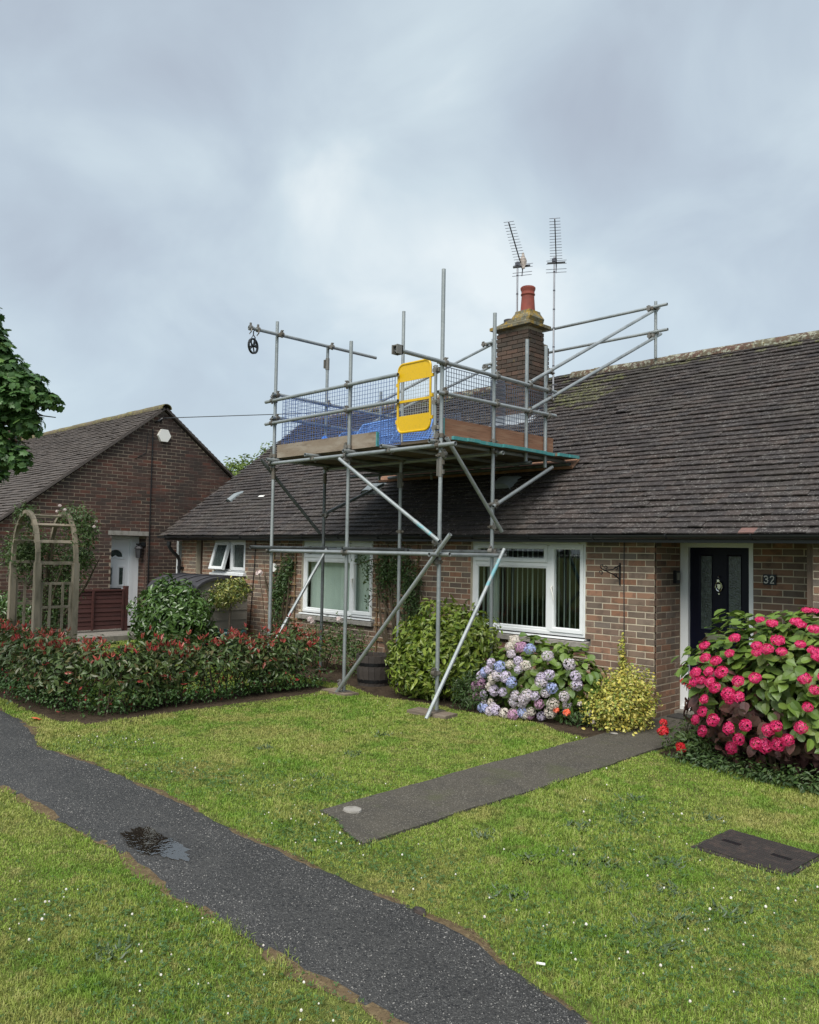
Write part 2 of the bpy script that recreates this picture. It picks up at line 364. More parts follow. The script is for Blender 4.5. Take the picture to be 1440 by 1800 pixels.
m_soil = M('soil', [(0.055, 0.040, 0.027)], 0.95, spec=0.1, layers=((30, (0.085, 0.062, 0.042), 0.5, 0.65), (8, (0.035, 0.026, 0.018), 0.5, 0.65)), bump=(50, 1.0))
m_turf = M('turf_thatch', [(0.12, 0.135, 0.038)], 0.95, spec=0.1,
           layers=((1.3, (0.12, 0.105, 0.042), 0.52, 0.68, 0.8), (40, (0.055, 0.075, 0.020), 0.48, 0.62, 0.8), (90, (0.13, 0.115, 0.055), 0.62, 0.72, 0.6)), bump=(80, 1.0))
m_edge = M('worn_edge_earth', [(0.125, 0.090, 0.052)], 0.95, spec=0.1, layers=((25, (0.19, 0.145, 0.08), 0.5, 0.65), (60, (0.07, 0.05, 0.03), 0.52, 0.68)), bump=(70, 1.0))
m_grass = M('grass_blade', [(0.190, 0.295, 0.042), (0.265, 0.380, 0.058), (0.315, 0.405, 0.076), (0.220, 0.335, 0.048), (0.365, 0.420, 0.105), (0.250, 0.360, 0.054), (0.50, 0.47, 0.21)], 0.55, spec=0.3, vary=0.20, transl=0.3,
            layers=((0.9, (0.40, 0.37, 0.125), 0.48, 0.62, 0.7), (2.3, (0.155, 0.300, 0.034), 0.50, 0.60, 0.75), (7, (0.43, 0.38, 0.15), 0.56, 0.66, 0.65), (12, (0.105, 0.155, 0.032), 0.54, 0.64, 0.75)))
m_clover = M('clover_leaf', [(0.05, 0.115, 0.028), (0.07, 0.145, 0.035)], 0.5, transl=0.2)
m_clfl = M('clover_flower', [(0.72, 0.70, 0.62), (0.62, 0.56, 0.50)], 0.8)
m_weed = M('plantain_leaf', [(0.050, 0.085, 0.030), (0.065, 0.10, 0.04), (0.045, 0.07, 0.03)], 0.5)
m_water = glass_mat('puddle_water', (0.50, 0.45, 0.38), 2.6, (22, 0.09))
m_castiron = M('cast_iron', [(0.040, 0.033, 0.030)], 0.7, metal=0.2, layers=((20, (0.075, 0.055, 0.045), 0.5, 0.65, 0.8),), bump=(60, 0.5))
m_wood = M('grey_timber', [(0.33, 0.275, 0.205), (0.28, 0.24, 0.18), (0.36, 0.305, 0.23)], 0.85, spec=0.2,
           layers=((5, (0.12, 0.11, 0.075), 0.48, 0.64, 0.8, (1, 1, 0.3)), (18, (0.30, 0.27, 0.22), 0.56, 0.7, 0.6, (1, 1, 0.15))), bump=(30, 0.3, (1, 1, 0.2)))
m_trel = M('trellis_timber', [(0.22, 0.14, 0.065), (0.17, 0.115, 0.06)], 0.85, layers=((8, (0.11, 0.075, 0.045), 0.5, 0.65, 0.8),))
m_fence = M('red_brown_stain', [(0.058, 0.019, 0.016), (0.070, 0.022, 0.018)], 0.7, layers=((6, (0.038, 0.014, 0.013), 0.48, 0.65, 0.8, (1, 0.3, 2)),))
m_shed = M('taupe_plastic', [(0.27, 0.245, 0.205)], 0.6, layers=((3, (0.22, 0.20, 0.17), 0.5, 0.65),))
m_lid = M('dark_grey_plastic', [(0.040, 0.038, 0.042)], 0.5, layers=((5, (0.06, 0.058, 0.06), 0.5, 0.65),))
m_pot = M('green_glaze', [(0.012, 0.055, 0.056)], 0.4)
m_barrel = M('barrel_stave', [(0.045, 0.037, 0.032), (0.058, 0.047, 0.040), (0.037, 0.031, 0.028)], 0.85, bump=(30, 0.4))
m_hoop = M('barrel_hoop', [(0.010, 0.010, 0.011)], 0.5, metal=0.4)
m_terra = M('chimney_pot_clay', [(0.26, 0.062, 0.042)], 0.75, layers=((6, (0.19, 0.05, 0.038), 0.48, 0.65, 0.8),))
m_flaunch = M('lichen_mortar', [(0.155, 0.14, 0.095)], 0.95, layers=((7, (0.30, 0.19, 0.03), 0.50, 0.60, 0.9), (22, (0.36, 0.36, 0.28), 0.60, 0.66, 0.8), (12, (0.06, 0.06, 0.045), 0.54, 0.66, 0.8)), bump=(40, 0.9))
m_lead = M('lead_flashing', [(0.30, 0.33, 0.36)], 0.5, metal=0.2, layers=((8, (0.40, 0.42, 0.43), 0.5, 0.65),))
m_ventg = M('grey_vent', [(0.22, 0.25, 0.26)], 0.5)
m_alu = M('aluminium', [(0.42, 0.42, 0.44)], 0.45, metal=0.7)
m_alu_dk = M('dark_aluminium', [(0.10, 0.10, 0.12)], 0.5, metal=0.5)
m_bird = M('dove_feather', [(0.36, 0.31, 0.27)], 0.8, layers=((30, (0.25, 0.21, 0.19), 0.5, 0.65, 0.7),))
m_white = M('white_plastic', [(0.80, 0.79, 0.74)], 0.45)
m_slate = M('number_slate', [(0.020, 0.026, 0.032)], 0.6)
m_bark = M('bark', [(0.095, 0.078, 0.058)], 0.95, layers=((10, (0.055, 0.045, 0.034), 0.48, 0.65, 0.9, (1, 1, 0.3)),), bump=(25, 1.0, (1, 1, 0.3)))
m_stem = M('stem', [(0.10, 0.075, 0.045), (0.075, 0.06, 0.035)], 0.9)
m_wire = M('overhead_cable', [(0.06, 0.065, 0.07)], 0.6)
m_mat = M('doormat', [(0.035, 0.033, 0.030)], 0.95, bump=(90, 0.8))
# foliage
m_lf_phot = M('photinia_leaf', [(0.052, 0.088, 0.024), (0.070, 0.118, 0.032), (0.090, 0.125, 0.036), (0.058, 0.096, 0.026), (0.135, 0.110, 0.045)], 0.38, spec=0.5, vary=0.2, transl=0.15)
m_lf_red = M('photinia_young_leaf', [(0.50, 0.050, 0.055), (0.36, 0.060, 0.050), (0.24, 0.075, 0.045), (0.56, 0.12, 0.10), (0.28, 0.11, 0.055)], 0.4, vary=0.2, transl=0.25)
m_lf_low = M('privet_leaf', [(0.040, 0.090, 0.020), (0.060, 0.125, 0.028), (0.048, 0.105, 0.024)], 0.45, vary=0.2, transl=0.2)
m_lf_laur = M('laurel_leaf', [(0.046, 0.095, 0.020), (0.068, 0.130, 0.026), (0.098, 0.175, 0.038), (0.055, 0.110, 0.024)], 0.28, spec=0.6, vary=0.2, transl=0.12)
m_lf_yel = M('yellow_laurel_leaf', [(0.080, 0.135, 0.018), (0.145, 0.215, 0.026), (0.23, 0.29, 0.040), (0.11, 0.175, 0.022), (0.30, 0.34, 0.07)], 0.38, vary=0.2, transl=0.2)  # the leaf's own yellow-green tones, mixed at random per leaf
m_lf_dark = M('dark_low_leaf', [(0.036, 0.072, 0.020), (0.052, 0.100, 0.026), (0.072, 0.115, 0.028)], 0.5, vary=0.2, transl=0.15)
m_lf_gold = M('euonymus_leaf', [(0.62, 0.50, 0.085), (0.52, 0.47, 0.11), (0.25, 0.30, 0.045), (0.66, 0.58, 0.17), (0.12, 0.21, 0.035), (0.58, 0.53, 0.10)], 0.4, vary=0.15, transl=0.2)
m_lf_holly = M('variegated_leaf', [(0.42, 0.38, 0.09), (0.10, 0.15, 0.03), (0.24, 0.26, 0.06), (0.07, 0.12, 0.03), (0.46, 0.42, 0.13)], 0.35, vary=0.2, transl=0.15)
m_lf_hyd = M('hydrangea_leaf', [(0.105, 0.180, 0.028), (0.150, 0.230, 0.036), (0.075, 0.140, 0.026), (0.19, 0.26, 0.050)], 0.45, vary=0.2, transl=0.2)
m_lf_hydr = M('hydrangea_bronze_leaf', [(0.115, 0.055, 0.050), (0.17, 0.075, 0.066), (0.085, 0.060, 0.044), (0.21, 0.10, 0.085), (0.095, 0.11, 0.045)], 0.5, vary=0.2, transl=0.15)
m_fl_red = M('red_floret', [(0.68, 0.018, 0.135), (0.78, 0.040, 0.21), (0.58, 0.014, 0.10), (0.82, 0.12, 0.30)], 0.55, vary=0.15, transl=0.25)
FLC = dict(lilac=[(0.58, 0.49, 0.66), (0.68, 0.59, 0.70), (0.52, 0.45, 0.64), (0.76, 0.70, 0.74)], blue=[(0.30, 0.36, 0.66), (0.40, 0.45, 0.72), (0.48, 0.53, 0.72)],
           pink=[(0.52, 0.27, 0.45), (0.60, 0.36, 0.48), (0.46, 0.24, 0.42)], cream=[(0.68, 0.63, 0.52), (0.74, 0.69, 0.60), (0.66, 0.54, 0.50), (0.62, 0.61, 0.54)], mauve=[(0.62, 0.56, 0.62), (0.70, 0.60, 0.62), (0.54, 0.52, 0.64)])
m_fl = {k: M(k+'_floret', c, 0.7, vary=0.12, transl=0.2) for k, c in FLC.items()}
m_rose = M('red_rose', [(0.58, 0.012, 0.022), (0.66, 0.03, 0.04)], 0.55, vary=0.2, transl=0.2)
m_orange = M('orange_petal', [(0.80, 0.10, 0.03), (0.85, 0.20, 0.10)], 0.6, transl=0.2)
m_palepk = M('pale_pink_petal', [(0.82, 0.66, 0.64), (0.85, 0.78, 0.74)], 0.6, transl=0.2)
m_lf_syc = M('sycamore_leaf', [(0.055, 0.120, 0.036), (0.082, 0.170, 0.048), (0.110, 0.210, 0.070), (0.062, 0.135, 0.040), (0.14, 0.230, 0.06)], 0.4, spec=0.45, vary=0.2, transl=0.3)
m_lf_back = M('far_tree_leaf', [(0.13, 0.20, 0.035), (0.18, 0.25, 0.05), (0.10, 0.16, 0.03)], 0.6, vary=0.2, transl=0.3)
m_lf_rose = M('rose_leaf', [(0.055, 0.100, 0.026), (0.080, 0.135, 0.036), (0.100, 0.150, 0.042), (0.066, 0.112, 0.028)], 0.45, vary=0.2, transl=0.2)

# ------------------------------------------------------------------ ground, paths
def wob(x, s=0.0):
    x = np.asarray(x, float)
    return 0.022*np.sin(x*2.3+s) + 0.013*np.sin(x*5.1+1.7*s) + 0.008*np.sin(x*11.7+2.9*s) + 0.006*np.sin(x*23.0+s*4) + 0.004*np.sin(x*47+s*3)
def path_lo(x): return 2.25 + wob(x, 0.4)
def path_hi(x):
    x = np.asarray(x, float)
    return 3.03 + wob(x, 2.1)*0.9 + 0.22*np.clip((-7.6-x)/2.2, 0, 1) - 0.17*np.clip((x+2.6)/.8, 0, 1) - 0.14*np.exp(-((x+7.75)/.42)**2)
def gp_l(y): return -4.55 + wob(y, 5.0)*0.5
def gp_r(y): return -3.84 + wob(y, 7.7)*0.5
def gp_end(x): return 3.56 + 0.10*np.cos((np.asarray(x)+4.55)*4.2) + 0.5*wob(x, 3.0)

part('ground', MB().sheet([(-300, -300, -0.012), (300, -300, -0.012), (300, 300, -0.012), (-300, 300, -0.012)]), m_turf, kind='structure')
part('lawn', MB().sheet([(-16.4, -2.5, 0), (4, -2.5, 0), (4, 8.6, 0), (-16.4, 8.6, 0)]), m_turf, kind='structure')
def strip(xs, lo, hi, z, axis=0):
    n = len(xs); rows = []
    for t in (0, .06, .5, .94, 1):
        y = lo*(1-t)+hi*t
        zz = np.full(n, z) + (0.010 if 0.01 < t < 0.99 else 0.0) + (0.006 if t == .5 else 0)
        rows.append(np.stack([xs, y, zz], 1) if axis == 0 else np.stack([y, xs, zz], 1))
    V = np.vstack(rows); F = []
    i = np.arange(n-1)
    for r in range(4):
        q = np.stack([i+r*n, i+1+r*n, i+1+(r+1)*n, i+(r+1)*n], 1)
        F.append(q if axis == 0 else q[:, ::-1])
    return MB().add(V, F)
xs = np.arange(-18, 2.01, 0.06)
part('worn_edge', strip(xs, path_lo(xs)-0.02+wob(xs*1.7, 3)*1.0, path_hi(xs)+0.02+wob(xs*1.9, 1)*1.0, 0.003), m_edge, kind='structure')
part('footpath', strip(xs, path_lo(xs), path_hi(xs), 0.006), m_tarmac, kind='structure', smooth=True)
ys = np.arange(3.50, 9.0, 0.06)
gl, gr = gp_l(ys), gp_r(ys)
V1 = [(x, float(gp_end(x)), 0.02) for x in np.linspace(gp_l(3.6), gp_r(3.6), 14)]
V2 = [(float(gp_r(y)), y, 0.02) for y in np.arange(3.75, 8.4, 0.1)] + [(-3.78, 8.49, 0.02), (-2.9, 8.49, 0.02), (-2.9, 9.05, 0.02), (-4.57, 9.05, 0.02), (-4.57, 8.46, 0.02)]
V3 = [(float(gp_l(y)), y, 0.02) for y in np.arange(8.3, 3.72, -0.1)]
part('garden_path', MB().prism([(a, b, -0.02) for a, b, c in V1+V2+V3], (0, 0, 0.04)), m_gpath, kind='structure')
# bare earth of the flower bed under the front wall
bx = np.arange(-12.6, -4.55, 0.12)
part('flower_bed', MB().sheet([(x, 7.18+0.10*math.sin(x*1.9)+0.06*math.sin(x*4.3), 0.008) for x in bx] + [(-4.60, 8.47, 0.008), (-12.6, 8.47, 0.008)]), m_soil, kind='structure')
part('flower_bed', MB().sheet([(-3.78, 7.1, 0.008), (-3.2, 6.95, 0.008), (-2.4, 6.90, 0.008), (-0.5, 7.0, 0.008), (-0.5, 8.47, 0.008), (-3.78, 8.47, 0.008)]), m_soil, kind='structure')
part('hedge_earth', MB().sheet([(-8.75, 3.45, 0.006), (-8.15, 3.7, 0.006), (-8.15, 6.9, 0.006), (-8.9, 7.0, 0.006), (-9.0, 4.1, 0.006), (-16, 4.1, 0.006), (-16, 3.42, 0.006), (-9.4, 3.40, 0.006)]), m_soil, kind='structure')
part('side_path', MB().box((-16.55, 5.6, -0.01), (-15.2, 12.5, 0.11)), m_conc, kind='structure')
# puddle
pu = []
for a in np.linspace(0, 2*math.pi, 120, endpoint=False):
    rr = 1 + 0.10*math.sin(3*a+0.5) + 0.08*math.sin(5*a+2) + 0.05*math.sin(9*a) + 0.05*math.sin(17*a) + 0.04*math.sin(29*a+1)
    pu.append((-4.70+0.34*rr*math.cos(a), 2.49+0.125*rr*math.sin(a), 0.0245))
o = part('puddle', MB().sheet(pu), m_water, kind='structure')
# loose pale chippings set in the tarmac
n = 30000
px_ = -9.5 + 8.9*rng.random(n)**0.75; t_ = rng.random(n)*0.94+0.03
py_ = path_lo(px_)*(1-t_) + path_hi(px_)*t_
inp = ((px_+4.72)/0.40)**2 + ((py_-2.5)/0.14)**2 > 1
px_, py_, t_ = px_[inp], py_[inp], t_[inp]
n = len(px_)
CV = np.array([(1, 0, 0), (0.3, 0.9, 0), (-0.8, 0.5, 0), (-0.7, -0.6, 0), (0.4, -0.9, 0), (0, 0, 0.55)], float)
CF = np.array([(0, 1, 5), (1, 2, 5), (2, 3, 5), (3, 4, 5), (4, 0, 5)])
an = rng.random(n)*6.28; sz = 0.0022+0.0034*rng.random(n)**2
R = np.zeros((n, 3, 3)); asp = 0.55+0.45*rng.random(n)
R[:, 0, 0] = np.cos(an)*sz; R[:, 0, 1] = np.sin(an)*sz; R[:, 1, 0] = -np.sin(an)*sz*asp; R[:, 1, 1] = np.cos(an)*sz*asp; R[:, 2, 2] = sz*1.2
zz = 0.0155+0.0055*(1-np.abs(t_*2-1))
zz = np.where((t_ < .06) | (t_ > .94), 0.012, zz)
o = part('path_gravel', MB().many(CV, CF, np.stack([px_, py_, zz], 1), R), m_chip, kind='stuff')
tag(o, 'pale stone chippings set in the dark footpath', 'gravel')

# ------------------------------------------------------------------ brick laying
def brick_base(L, h=0.064, d=0.05, c=0.0025):   # front towards -Y
    a, b = L/2, h/2
    V = [(-a+c, -d/2, -b+c), (a-c, -d/2, -b+c), (a-c, -d/2, b-c), (-a+c, -d/2, b-c), (-a, -d/2+c, -b), (a, -d/2+c, -b), (a, -d/2+c, b), (-a, -d/2+c, b), (-a, d/2, -b), (a, d/2, -b), (a, d/2, b), (-a, d/2, b)]
    F = [(0, 1, 2, 3), (0, 4, 5, 1), (1, 5, 6, 2), (2, 6, 7, 3), (3, 7, 4, 0), (4, 8, 9, 5), (5, 9, 10, 6), (6, 10, 11, 7), (7, 11, 8, 4)]
    return np.array(V, float), np.array(F)
_bm = {}
def brick_mesh(L, mat):
    k = (round(L*200), mat.name)
    if k not in _bm:
        V, F = brick_base(round(L*200)/200); _bm[k] = MB().add(V, F).mesh('brick', mat)
    return _bm[k]
def lay(u0, u1, z0, z1, holes=(), clip=None, phase=0.0, zb=0.0):
    """stretcher bond; returns (u, z, length) of every brick"""
    out_ = []
    k0 = int(math.floor((z0-zb)/0.075+1e-6)); k1 = int(math.ceil((z1-zb)/0.075))
    for k in range(k0, k1):
        za, zt = zb+k*0.075+0.005, zb+k*0.075+0.070
        if zt > z1+0.012 or za < z0-0.012: continue
        ivs = [(u0, u1)]
        if clip: c0, c1 = clip((za+zt)/2+0.02); ivs = [(max(u0, c0), min(u1, c1))]
        for (a, b, c, d) in holes:
            if zt > c+0.02 and za < d-0.02:
                nv = []
                for p, q in ivs:
                    if b <= p or a >= q: nv.append((p, q)); continue
                    if a-0.006 > p: nv.append((p, a-0.006))
                    if b+0.006 < q: nv.append((b+0.006, q))
                ivs = nv
        off = phase + (0.1125 if k % 2 else 0.0)
        for p, q in ivs:
            i = int(math.floor((p-off)/0.225))-1
            while True:
                a = off+i*0.225+0.005; b = a+0.215; i += 1
                if a > q: break
                a2, b2 = max(a, p), min(b, q)
                if b2-a2 > 0.03: out_.append(((a2+b2)/2, (za+zt)/2, b2-a2))
    return out_
def backing(mb, u0, u1, z0, z1, holes, to3, depth, clip_top=None):
    us = sorted(set([u0, u1]+[h for q in holes for h in q[:2]])); zs_ = sorted(set([z0, z1]+[h for q in holes for h in q[2:]]))
    us = [u for u in us if u0 <= u <= u1]; zs_ = [z for z in zs_ if z0 <= z <= z1]
    for a, b in zip(us, us[1:]):
        for c, d in zip(zs_, zs_[1:]):
            if any(h[0] <= a and b <= h[1] and h[2] <= c and d <= h[3] for h in holes): continue
            mb.sheet([to3(a, c, 0), to3(b, c, 0), to3(b, d, 0), to3(a, d, 0)])
    for (a, b, c, d) in holes:
        P = [(a, c), (b, c), (b, d), (a, d)]
        for i in range(4):
            (ua, za), (ub, zb_) = P[i], P[(i+1) % 4]
            mb.sheet([to3(ub, zb_, 0), to3(ua, za, 0), to3(ua, za, depth), to3(ub, zb_, depth)])
class Wall:
    """a mortar sheet (part) that carries bricks; facing 'y' = towards -Y at Y=at, facing 'x' = towards +X at X=at"""
    def __init__(s, name, parent, facing, at, u0, u1, z0, z1, holes=(), clip=None, phase=0.0, mm=None, bm=None, depth=0.1, flat=None, zb=0.0):
        s.facing, s.at, s.bm = facing, at, bm or m_brick
        if facing == 'y': to3 = lambda u, z, d: (u, at+0.0025+d, z)
        else: to3 = lambda u, z, d: (at-0.0025-d, u, z)
        mb = MB()
        if flat is not None: mb.sheet([to3(u, z, 0) for u, z in flat])
        else: backing(mb, u0, u1, z0, z1, holes, to3, depth)
        s.obj = part(name, mb, mm or m_mortar, parent)
        s.bricks = []
        for (u, z, L) in lay(u0, u1, z0, z1, holes, clip, phase, zb):
            j = rng.normal(0, 0.0012, 3); pr = 0.0018*rng.random()
            c = (u+j[0], at+0.025-0.002+pr+j[1]*0.5, z+j[2]) if facing == 'y' else (at-0.025+0.002-pr+j[1]*0.5, u+j[0], z+j[2])
            s.bricks.append((np.array(c), L))
    def R(s):
        return np.eye(3) if s.facing == 'y' else np.array([(0, 1, 0), (-1, 0, 0), (0, 0, 1)], float)
def place_bricks(walls, limit, okfun, stuff_label):
    """the bricks that show largest become objects, the rest of each wall one piece of stuff"""
    al = [(w, b) for w in walls for b in w.bricks]
    C = np.array([b[0] for _, b in al]); X_, Y_, Z_ = project(C)
    ok = (X_ > 4) & (X_ < 1436) & (Y_ > 4) & (Y_ < 1796) & (Z_ > 0.2) & okfun(X_, Y_, C)
    size = np.array([b[1] for _, b in al])/Z_
    order = np.argsort(np.where(ok, -size, 10+Z_))
    sel = set(order[:min(limit, int(ok.sum()))].tolist())
    for i in sorted(sel):
        w, (c, L) = al[i]
        put('brick', brick_mesh(L, w.bm), c, w.obj, rot=rotm(w.R()) if w.facing == 'x' else None)
    for w in walls:
        rest = [b for i, (ww, b) in enumerate(al) if ww is w and i not in sel]
        if not rest: continue
        V, F = brick_base(1.0)
        mb = MB(); O = np.array([b[0] for b in rest]); Rr = np.repeat(w.R()[None], len(rest), 0).copy()
        Rr[:, 0, :] *= np.array([b[1] for b in rest])[:, None]
        mb.many(V, F, O, Rr)
        part('brickwork', mb, w.bm, w.obj, kind='stuff')

# ------------------------------------------------------------------ tiled roofs
PIT = math.radians(38); CP, SP = math.cos(PIT), math.sin(PIT); TP = math.tan(PIT)
GA, TW = 0.1075, 0.166
def tile_base():
    w, l, t, c = 0.0825, 0.185, 0.014, 0.002
    V = [(-w, 0, t), (0, 0, t+c), (w, 0, t), (-w, l, t), (0, l, t+c), (w, l, t), (-w, 0, 0), (0, 0, c), (w, 0, 0), (-w, l, 0), (w, l, 0)]
    F = [np.array([(0, 1, 4, 3), (1, 2, 5, 4), (6, 7, 1, 0), (7, 8, 2, 1), (6, 0, 3, 9), (2, 8, 10, 5)])]
    return np.array(V, float), F
TV, TF = tile_base()
_tm = {}
def tile_mesh(m):
    if m.name not in _tm: _tm[m.name] = MB().add(TV, TF).mesh('roof_tile', m)
    return _tm[m.name]
def roof_slope(roof, ev_y, ev_z, x0, x1, rows, mats, limit, skip, choose, okfun):
    """tiles from the eaves (ev_y, ev_z) up a slope that rises towards +Y"""
    O, R, K = [], [], []
    es, en = np.array([0, CP, SP]), np.array([0, -SP, CP])
    til = math.radians(11.0)
    for k in range(rows):
        s = k*GA - 0.03
        wv = 0.006*math.sin(k*1.3)
        i = 0; x = x0 + (TW/2 if k % 2 else 0)
        while x < x1:
            dz = 0.040 + rng.normal(0, 0.0012) + 0.0035*math.sin(x*2.1+k*0.7) + 0.003*math.sin(x*5.3-k*1.9)
            a = til + rng.normal(0, 0.006); yw = rng.normal(0, 0.006); rl = rng.normal(0, 0.006)
            if rng.random() < 0.02: dz += 0.008
            ey = es*math.cos(a) - en*math.sin(a)
            ex = np.array([math.cos(yw), 0, 0]) + es*math.sin(yw) + en*math.sin(rl)
            ex = unit(ex); ey = unit(ey - ex*(ex@ey)); ez = np.cross(ex, ey)
            ss = s + wv + rng.normal(0, 0.0015) + 0.004*math.sin(x*1.1+k) + 0.003*math.sin(x*3.7+k*2.2)
            o_ = np.array([x, ev_y, ev_z]) + es*ss + en*dz
            if not skip(x, ss): O.append(o_); R.append((ex, ey, ez)); K.append(choose(x, ss))
            x += TW; i += 1
    O, R, K = np.array(O), np.array(R), np.array(K)
    X_, Y_, Z_ = project(O)
    ok = (X_ > 6) & (X_ < 1434) & (Y_ > 6) & (Y_ < 1790) & (Z_ > 0.2) & okfun(X_, Y_, O)
    order = np.argsort(np.where(ok, Z_, 1e3+Z_)); sel = order[:min(limit, int(ok.sum()))]
    ms = np.zeros(len(O), bool); ms[sel] = True
    for i in sel:
        put('roof_tile', tile_mesh(mats[K[i]]), O[i], roof, rot=rotm(R[i]))
    mb = MB()
    for m_ in range(len(mats)):
        q = (~ms) & (K == m_)
        if q.any():
            V = TV; mb.many(V, TF, O[q], R[q])
            f, _ = mb.f[-1]; mb.f[-1] = (f, m_)
    c = O.mean(0)
    put('tiling', mb.mesh('tiling', mats, False, c), c, roof, kind='stuff')
def ridge_tile_mesh(L, r, m):
    mb = MB(); n = 9; V = []
    for yy, rr in ((-L/2, r), (L/2-0.03, r*0.96), (L/2, r*0.94)):
        for q in (0, 0.018):
            for i in range(n):
                a = math.pi*(-0.06+1.12*i/(n-1)); V.append((yy, -math.cos(a)*(rr-q), math.sin(a)*(rr-q)*0.82))
    F = []
    for s_ in range(2):
        for i in range(n-1):
            b0 = s_*2*n; b1 = (s_+1)*2*n
            F.append((b0+i, b1+i, b1+i+1, b0+i+1))
    for e in (0, 2):
        for i in range(n-1): F.append((e*2*n+i, e*2*n+i+1, e*2*n+n+i+1, e*2*n+n+i))
    return mb.add(V, np.array(F)).mesh('ridge_tile', m, False)

# ------------------------------------------------------------------ the bungalow behind the scaffold
RIDGE_Y, EAVE_Y, EAVE_Z = 11.86, 8.20, 2.075
RIDGE_Z = EAVE_Z + (RIDGE_Y-EAVE_Y)*TP
WY = 8.49
house = thing('bungalow', 'long brown brick bungalow with dark tiled roof and navy front door', 'house', (-9, WY, 0))
WIN_R = (-7.338, -5.50, 0.83, 2.01); WIN_L = (-11.16, -9.355, 0.79, 2.01); WIN_B = (-13.98, -12.90, 1.40, 2.01)
wall_f = Wall('front_wall', house, 'y', WY, -15.25, -4.585, 0, 2.06, [WIN_R, WIN_L, WIN_B, (-14.66, -14.42, 0.0, 2.06), (-7.40, -5.42, 0.73, 0.83), (-11.22, -9.29, 0.69, 0.79), (-14.05, -12.85, 1.33, 1.40)], phase=-4.585+0.0)
wall_ret = Wall('porch_return', house, 'x', -4.585, WY+0.0525, 9.10, 0, 2.06, phase=WY-0.06)
wall_p = Wall('porch_wall', house, 'y', 9.10, -4.585, -2.88, 0.0, 2.06, [(-4.575, -3.722, 0.0, 2.02)], phase=-3.735)
wall_rr = Wall('front_wall', house, 'y', WY, -2.88, 0.8, 0, 2.06, phase=-2.88)
mb = MB()
mb.box((-15.25, WY+0.12, 0), (-15.05, 15.2, 2.06)).box((-15.25, 15.2, 0), (0.8, 15.4, 2.06)).box((0.6, WY+0.12, 0), (0.8, 15.2, 2.06))
mb.sheet([(-15.25, WY+.02, 2.0), (-15.25, 15.4, 2.0), (-15.25, RIDGE_Y, RIDGE_Z-.12)]).sheet([(0.8, WY+.02, 2.0), (0.8, 15.4, 2.0), (0.8, RIDGE_Y, RIDGE_Z-.12)])
mb.box((-2.98, WY+0.13, 0), (-2.885, 9.1, 2.06)).box((-14.68, WY+0.5, 0), (-14.40, WY+0.55, 2.06)).box((-14.72, WY+0.11, 0), (-14.665, WY+0.55, 2.06)).box((-14.415, WY+0.11, 0), (-14.36, WY+0.55, 2.06))
part('side_walls', mb, m_brick, house)
# roof
roof = part('roof', MB().sheet([(-15.5, EAVE_Y+.02, EAVE_Z-.012), (1.0, EAVE_Y+.02, EAVE_Z-.012), (1.0, RIDGE_Y, RIDGE_Z-.028), (-15.5, RIDGE_Y, RIDGE_Z-.028)])
            .sheet([(-15.5, RIDGE_Y, RIDGE_Z-.02), (1.0, RIDGE_Y, RIDGE_Z-.02), (1.0, 2*RIDGE_Y-EAVE_Y, EAVE_Z), (-15.5, 2*RIDGE_Y-EAVE_Y, EAVE_Z)]), m_deck, house)
CHX0, CHX1, CHY0, CHY1 = -8.72, -8.04, 10.67, 11.10
def skip_main(x, s):
    y = EAVE_Y+s*CP
    return (CHX0-0.02 < x < CHX1+0.02 and CHY0-0.05 < y < CHY1+.25)
def choose_main(x, s):
    h = rng.random()
    if (abs(x+3.33) < .09 and s < .05) or (abs(x+15.36) < .09 and .3 < s < .36) or (abs(x+2.5) < .08 and 3.2 < s < 3.3): return 1
    d = math.hypot((x+7.35)/0.75, (s-3.85)/0.75)
    if d < 1 and h < (1-d)*1.5: return 2
    if s > 4.35 and h < 0.35: return 2
    return 0
roof_slope(roof, EAVE_Y, EAVE_Z, -15.52, 0.8, 44, [m_tile, m_tile_red, m_tile_moss], 300, skip_main, choose_main,
           lambda X, Y, O: ((X > 1005) | (Y > 850)) & ~((X < 480) & (Y < 800)))
rt = ridge_tile_mesh(0.46, 0.135, m_ridge)
x = -15.40
while x < 0.9:
    if not (CHX0-0.25 < x < CHX1+0.25): put('ridge_tile', rt, (x, RIDGE_Y, RIDGE_Z-0.015+random.uniform(-.006, .006)), roof, rot=Matrix.Rotation(random.uniform(-.012, .012), 4, 'Z') @ Matrix.Rotation(random.uniform(-.012, .012), 4, 'Y'))
    x += 0.452
part('verge_board', MB().bar((-15.5, EAVE_Y+.05, EAVE_Z-.03), (-15.5, RIDGE_Y, RIDGE_Z-.05), 0.04, 0.09), m_black, roof)
part('verge_board', MB().bar((-15.5, 2*RIDGE_Y-EAVE_Y, EAVE_Z-.03), (-15.5, RIDGE_Y, RIDGE_Z-.05), 0.04, 0.09), m_black, roof)
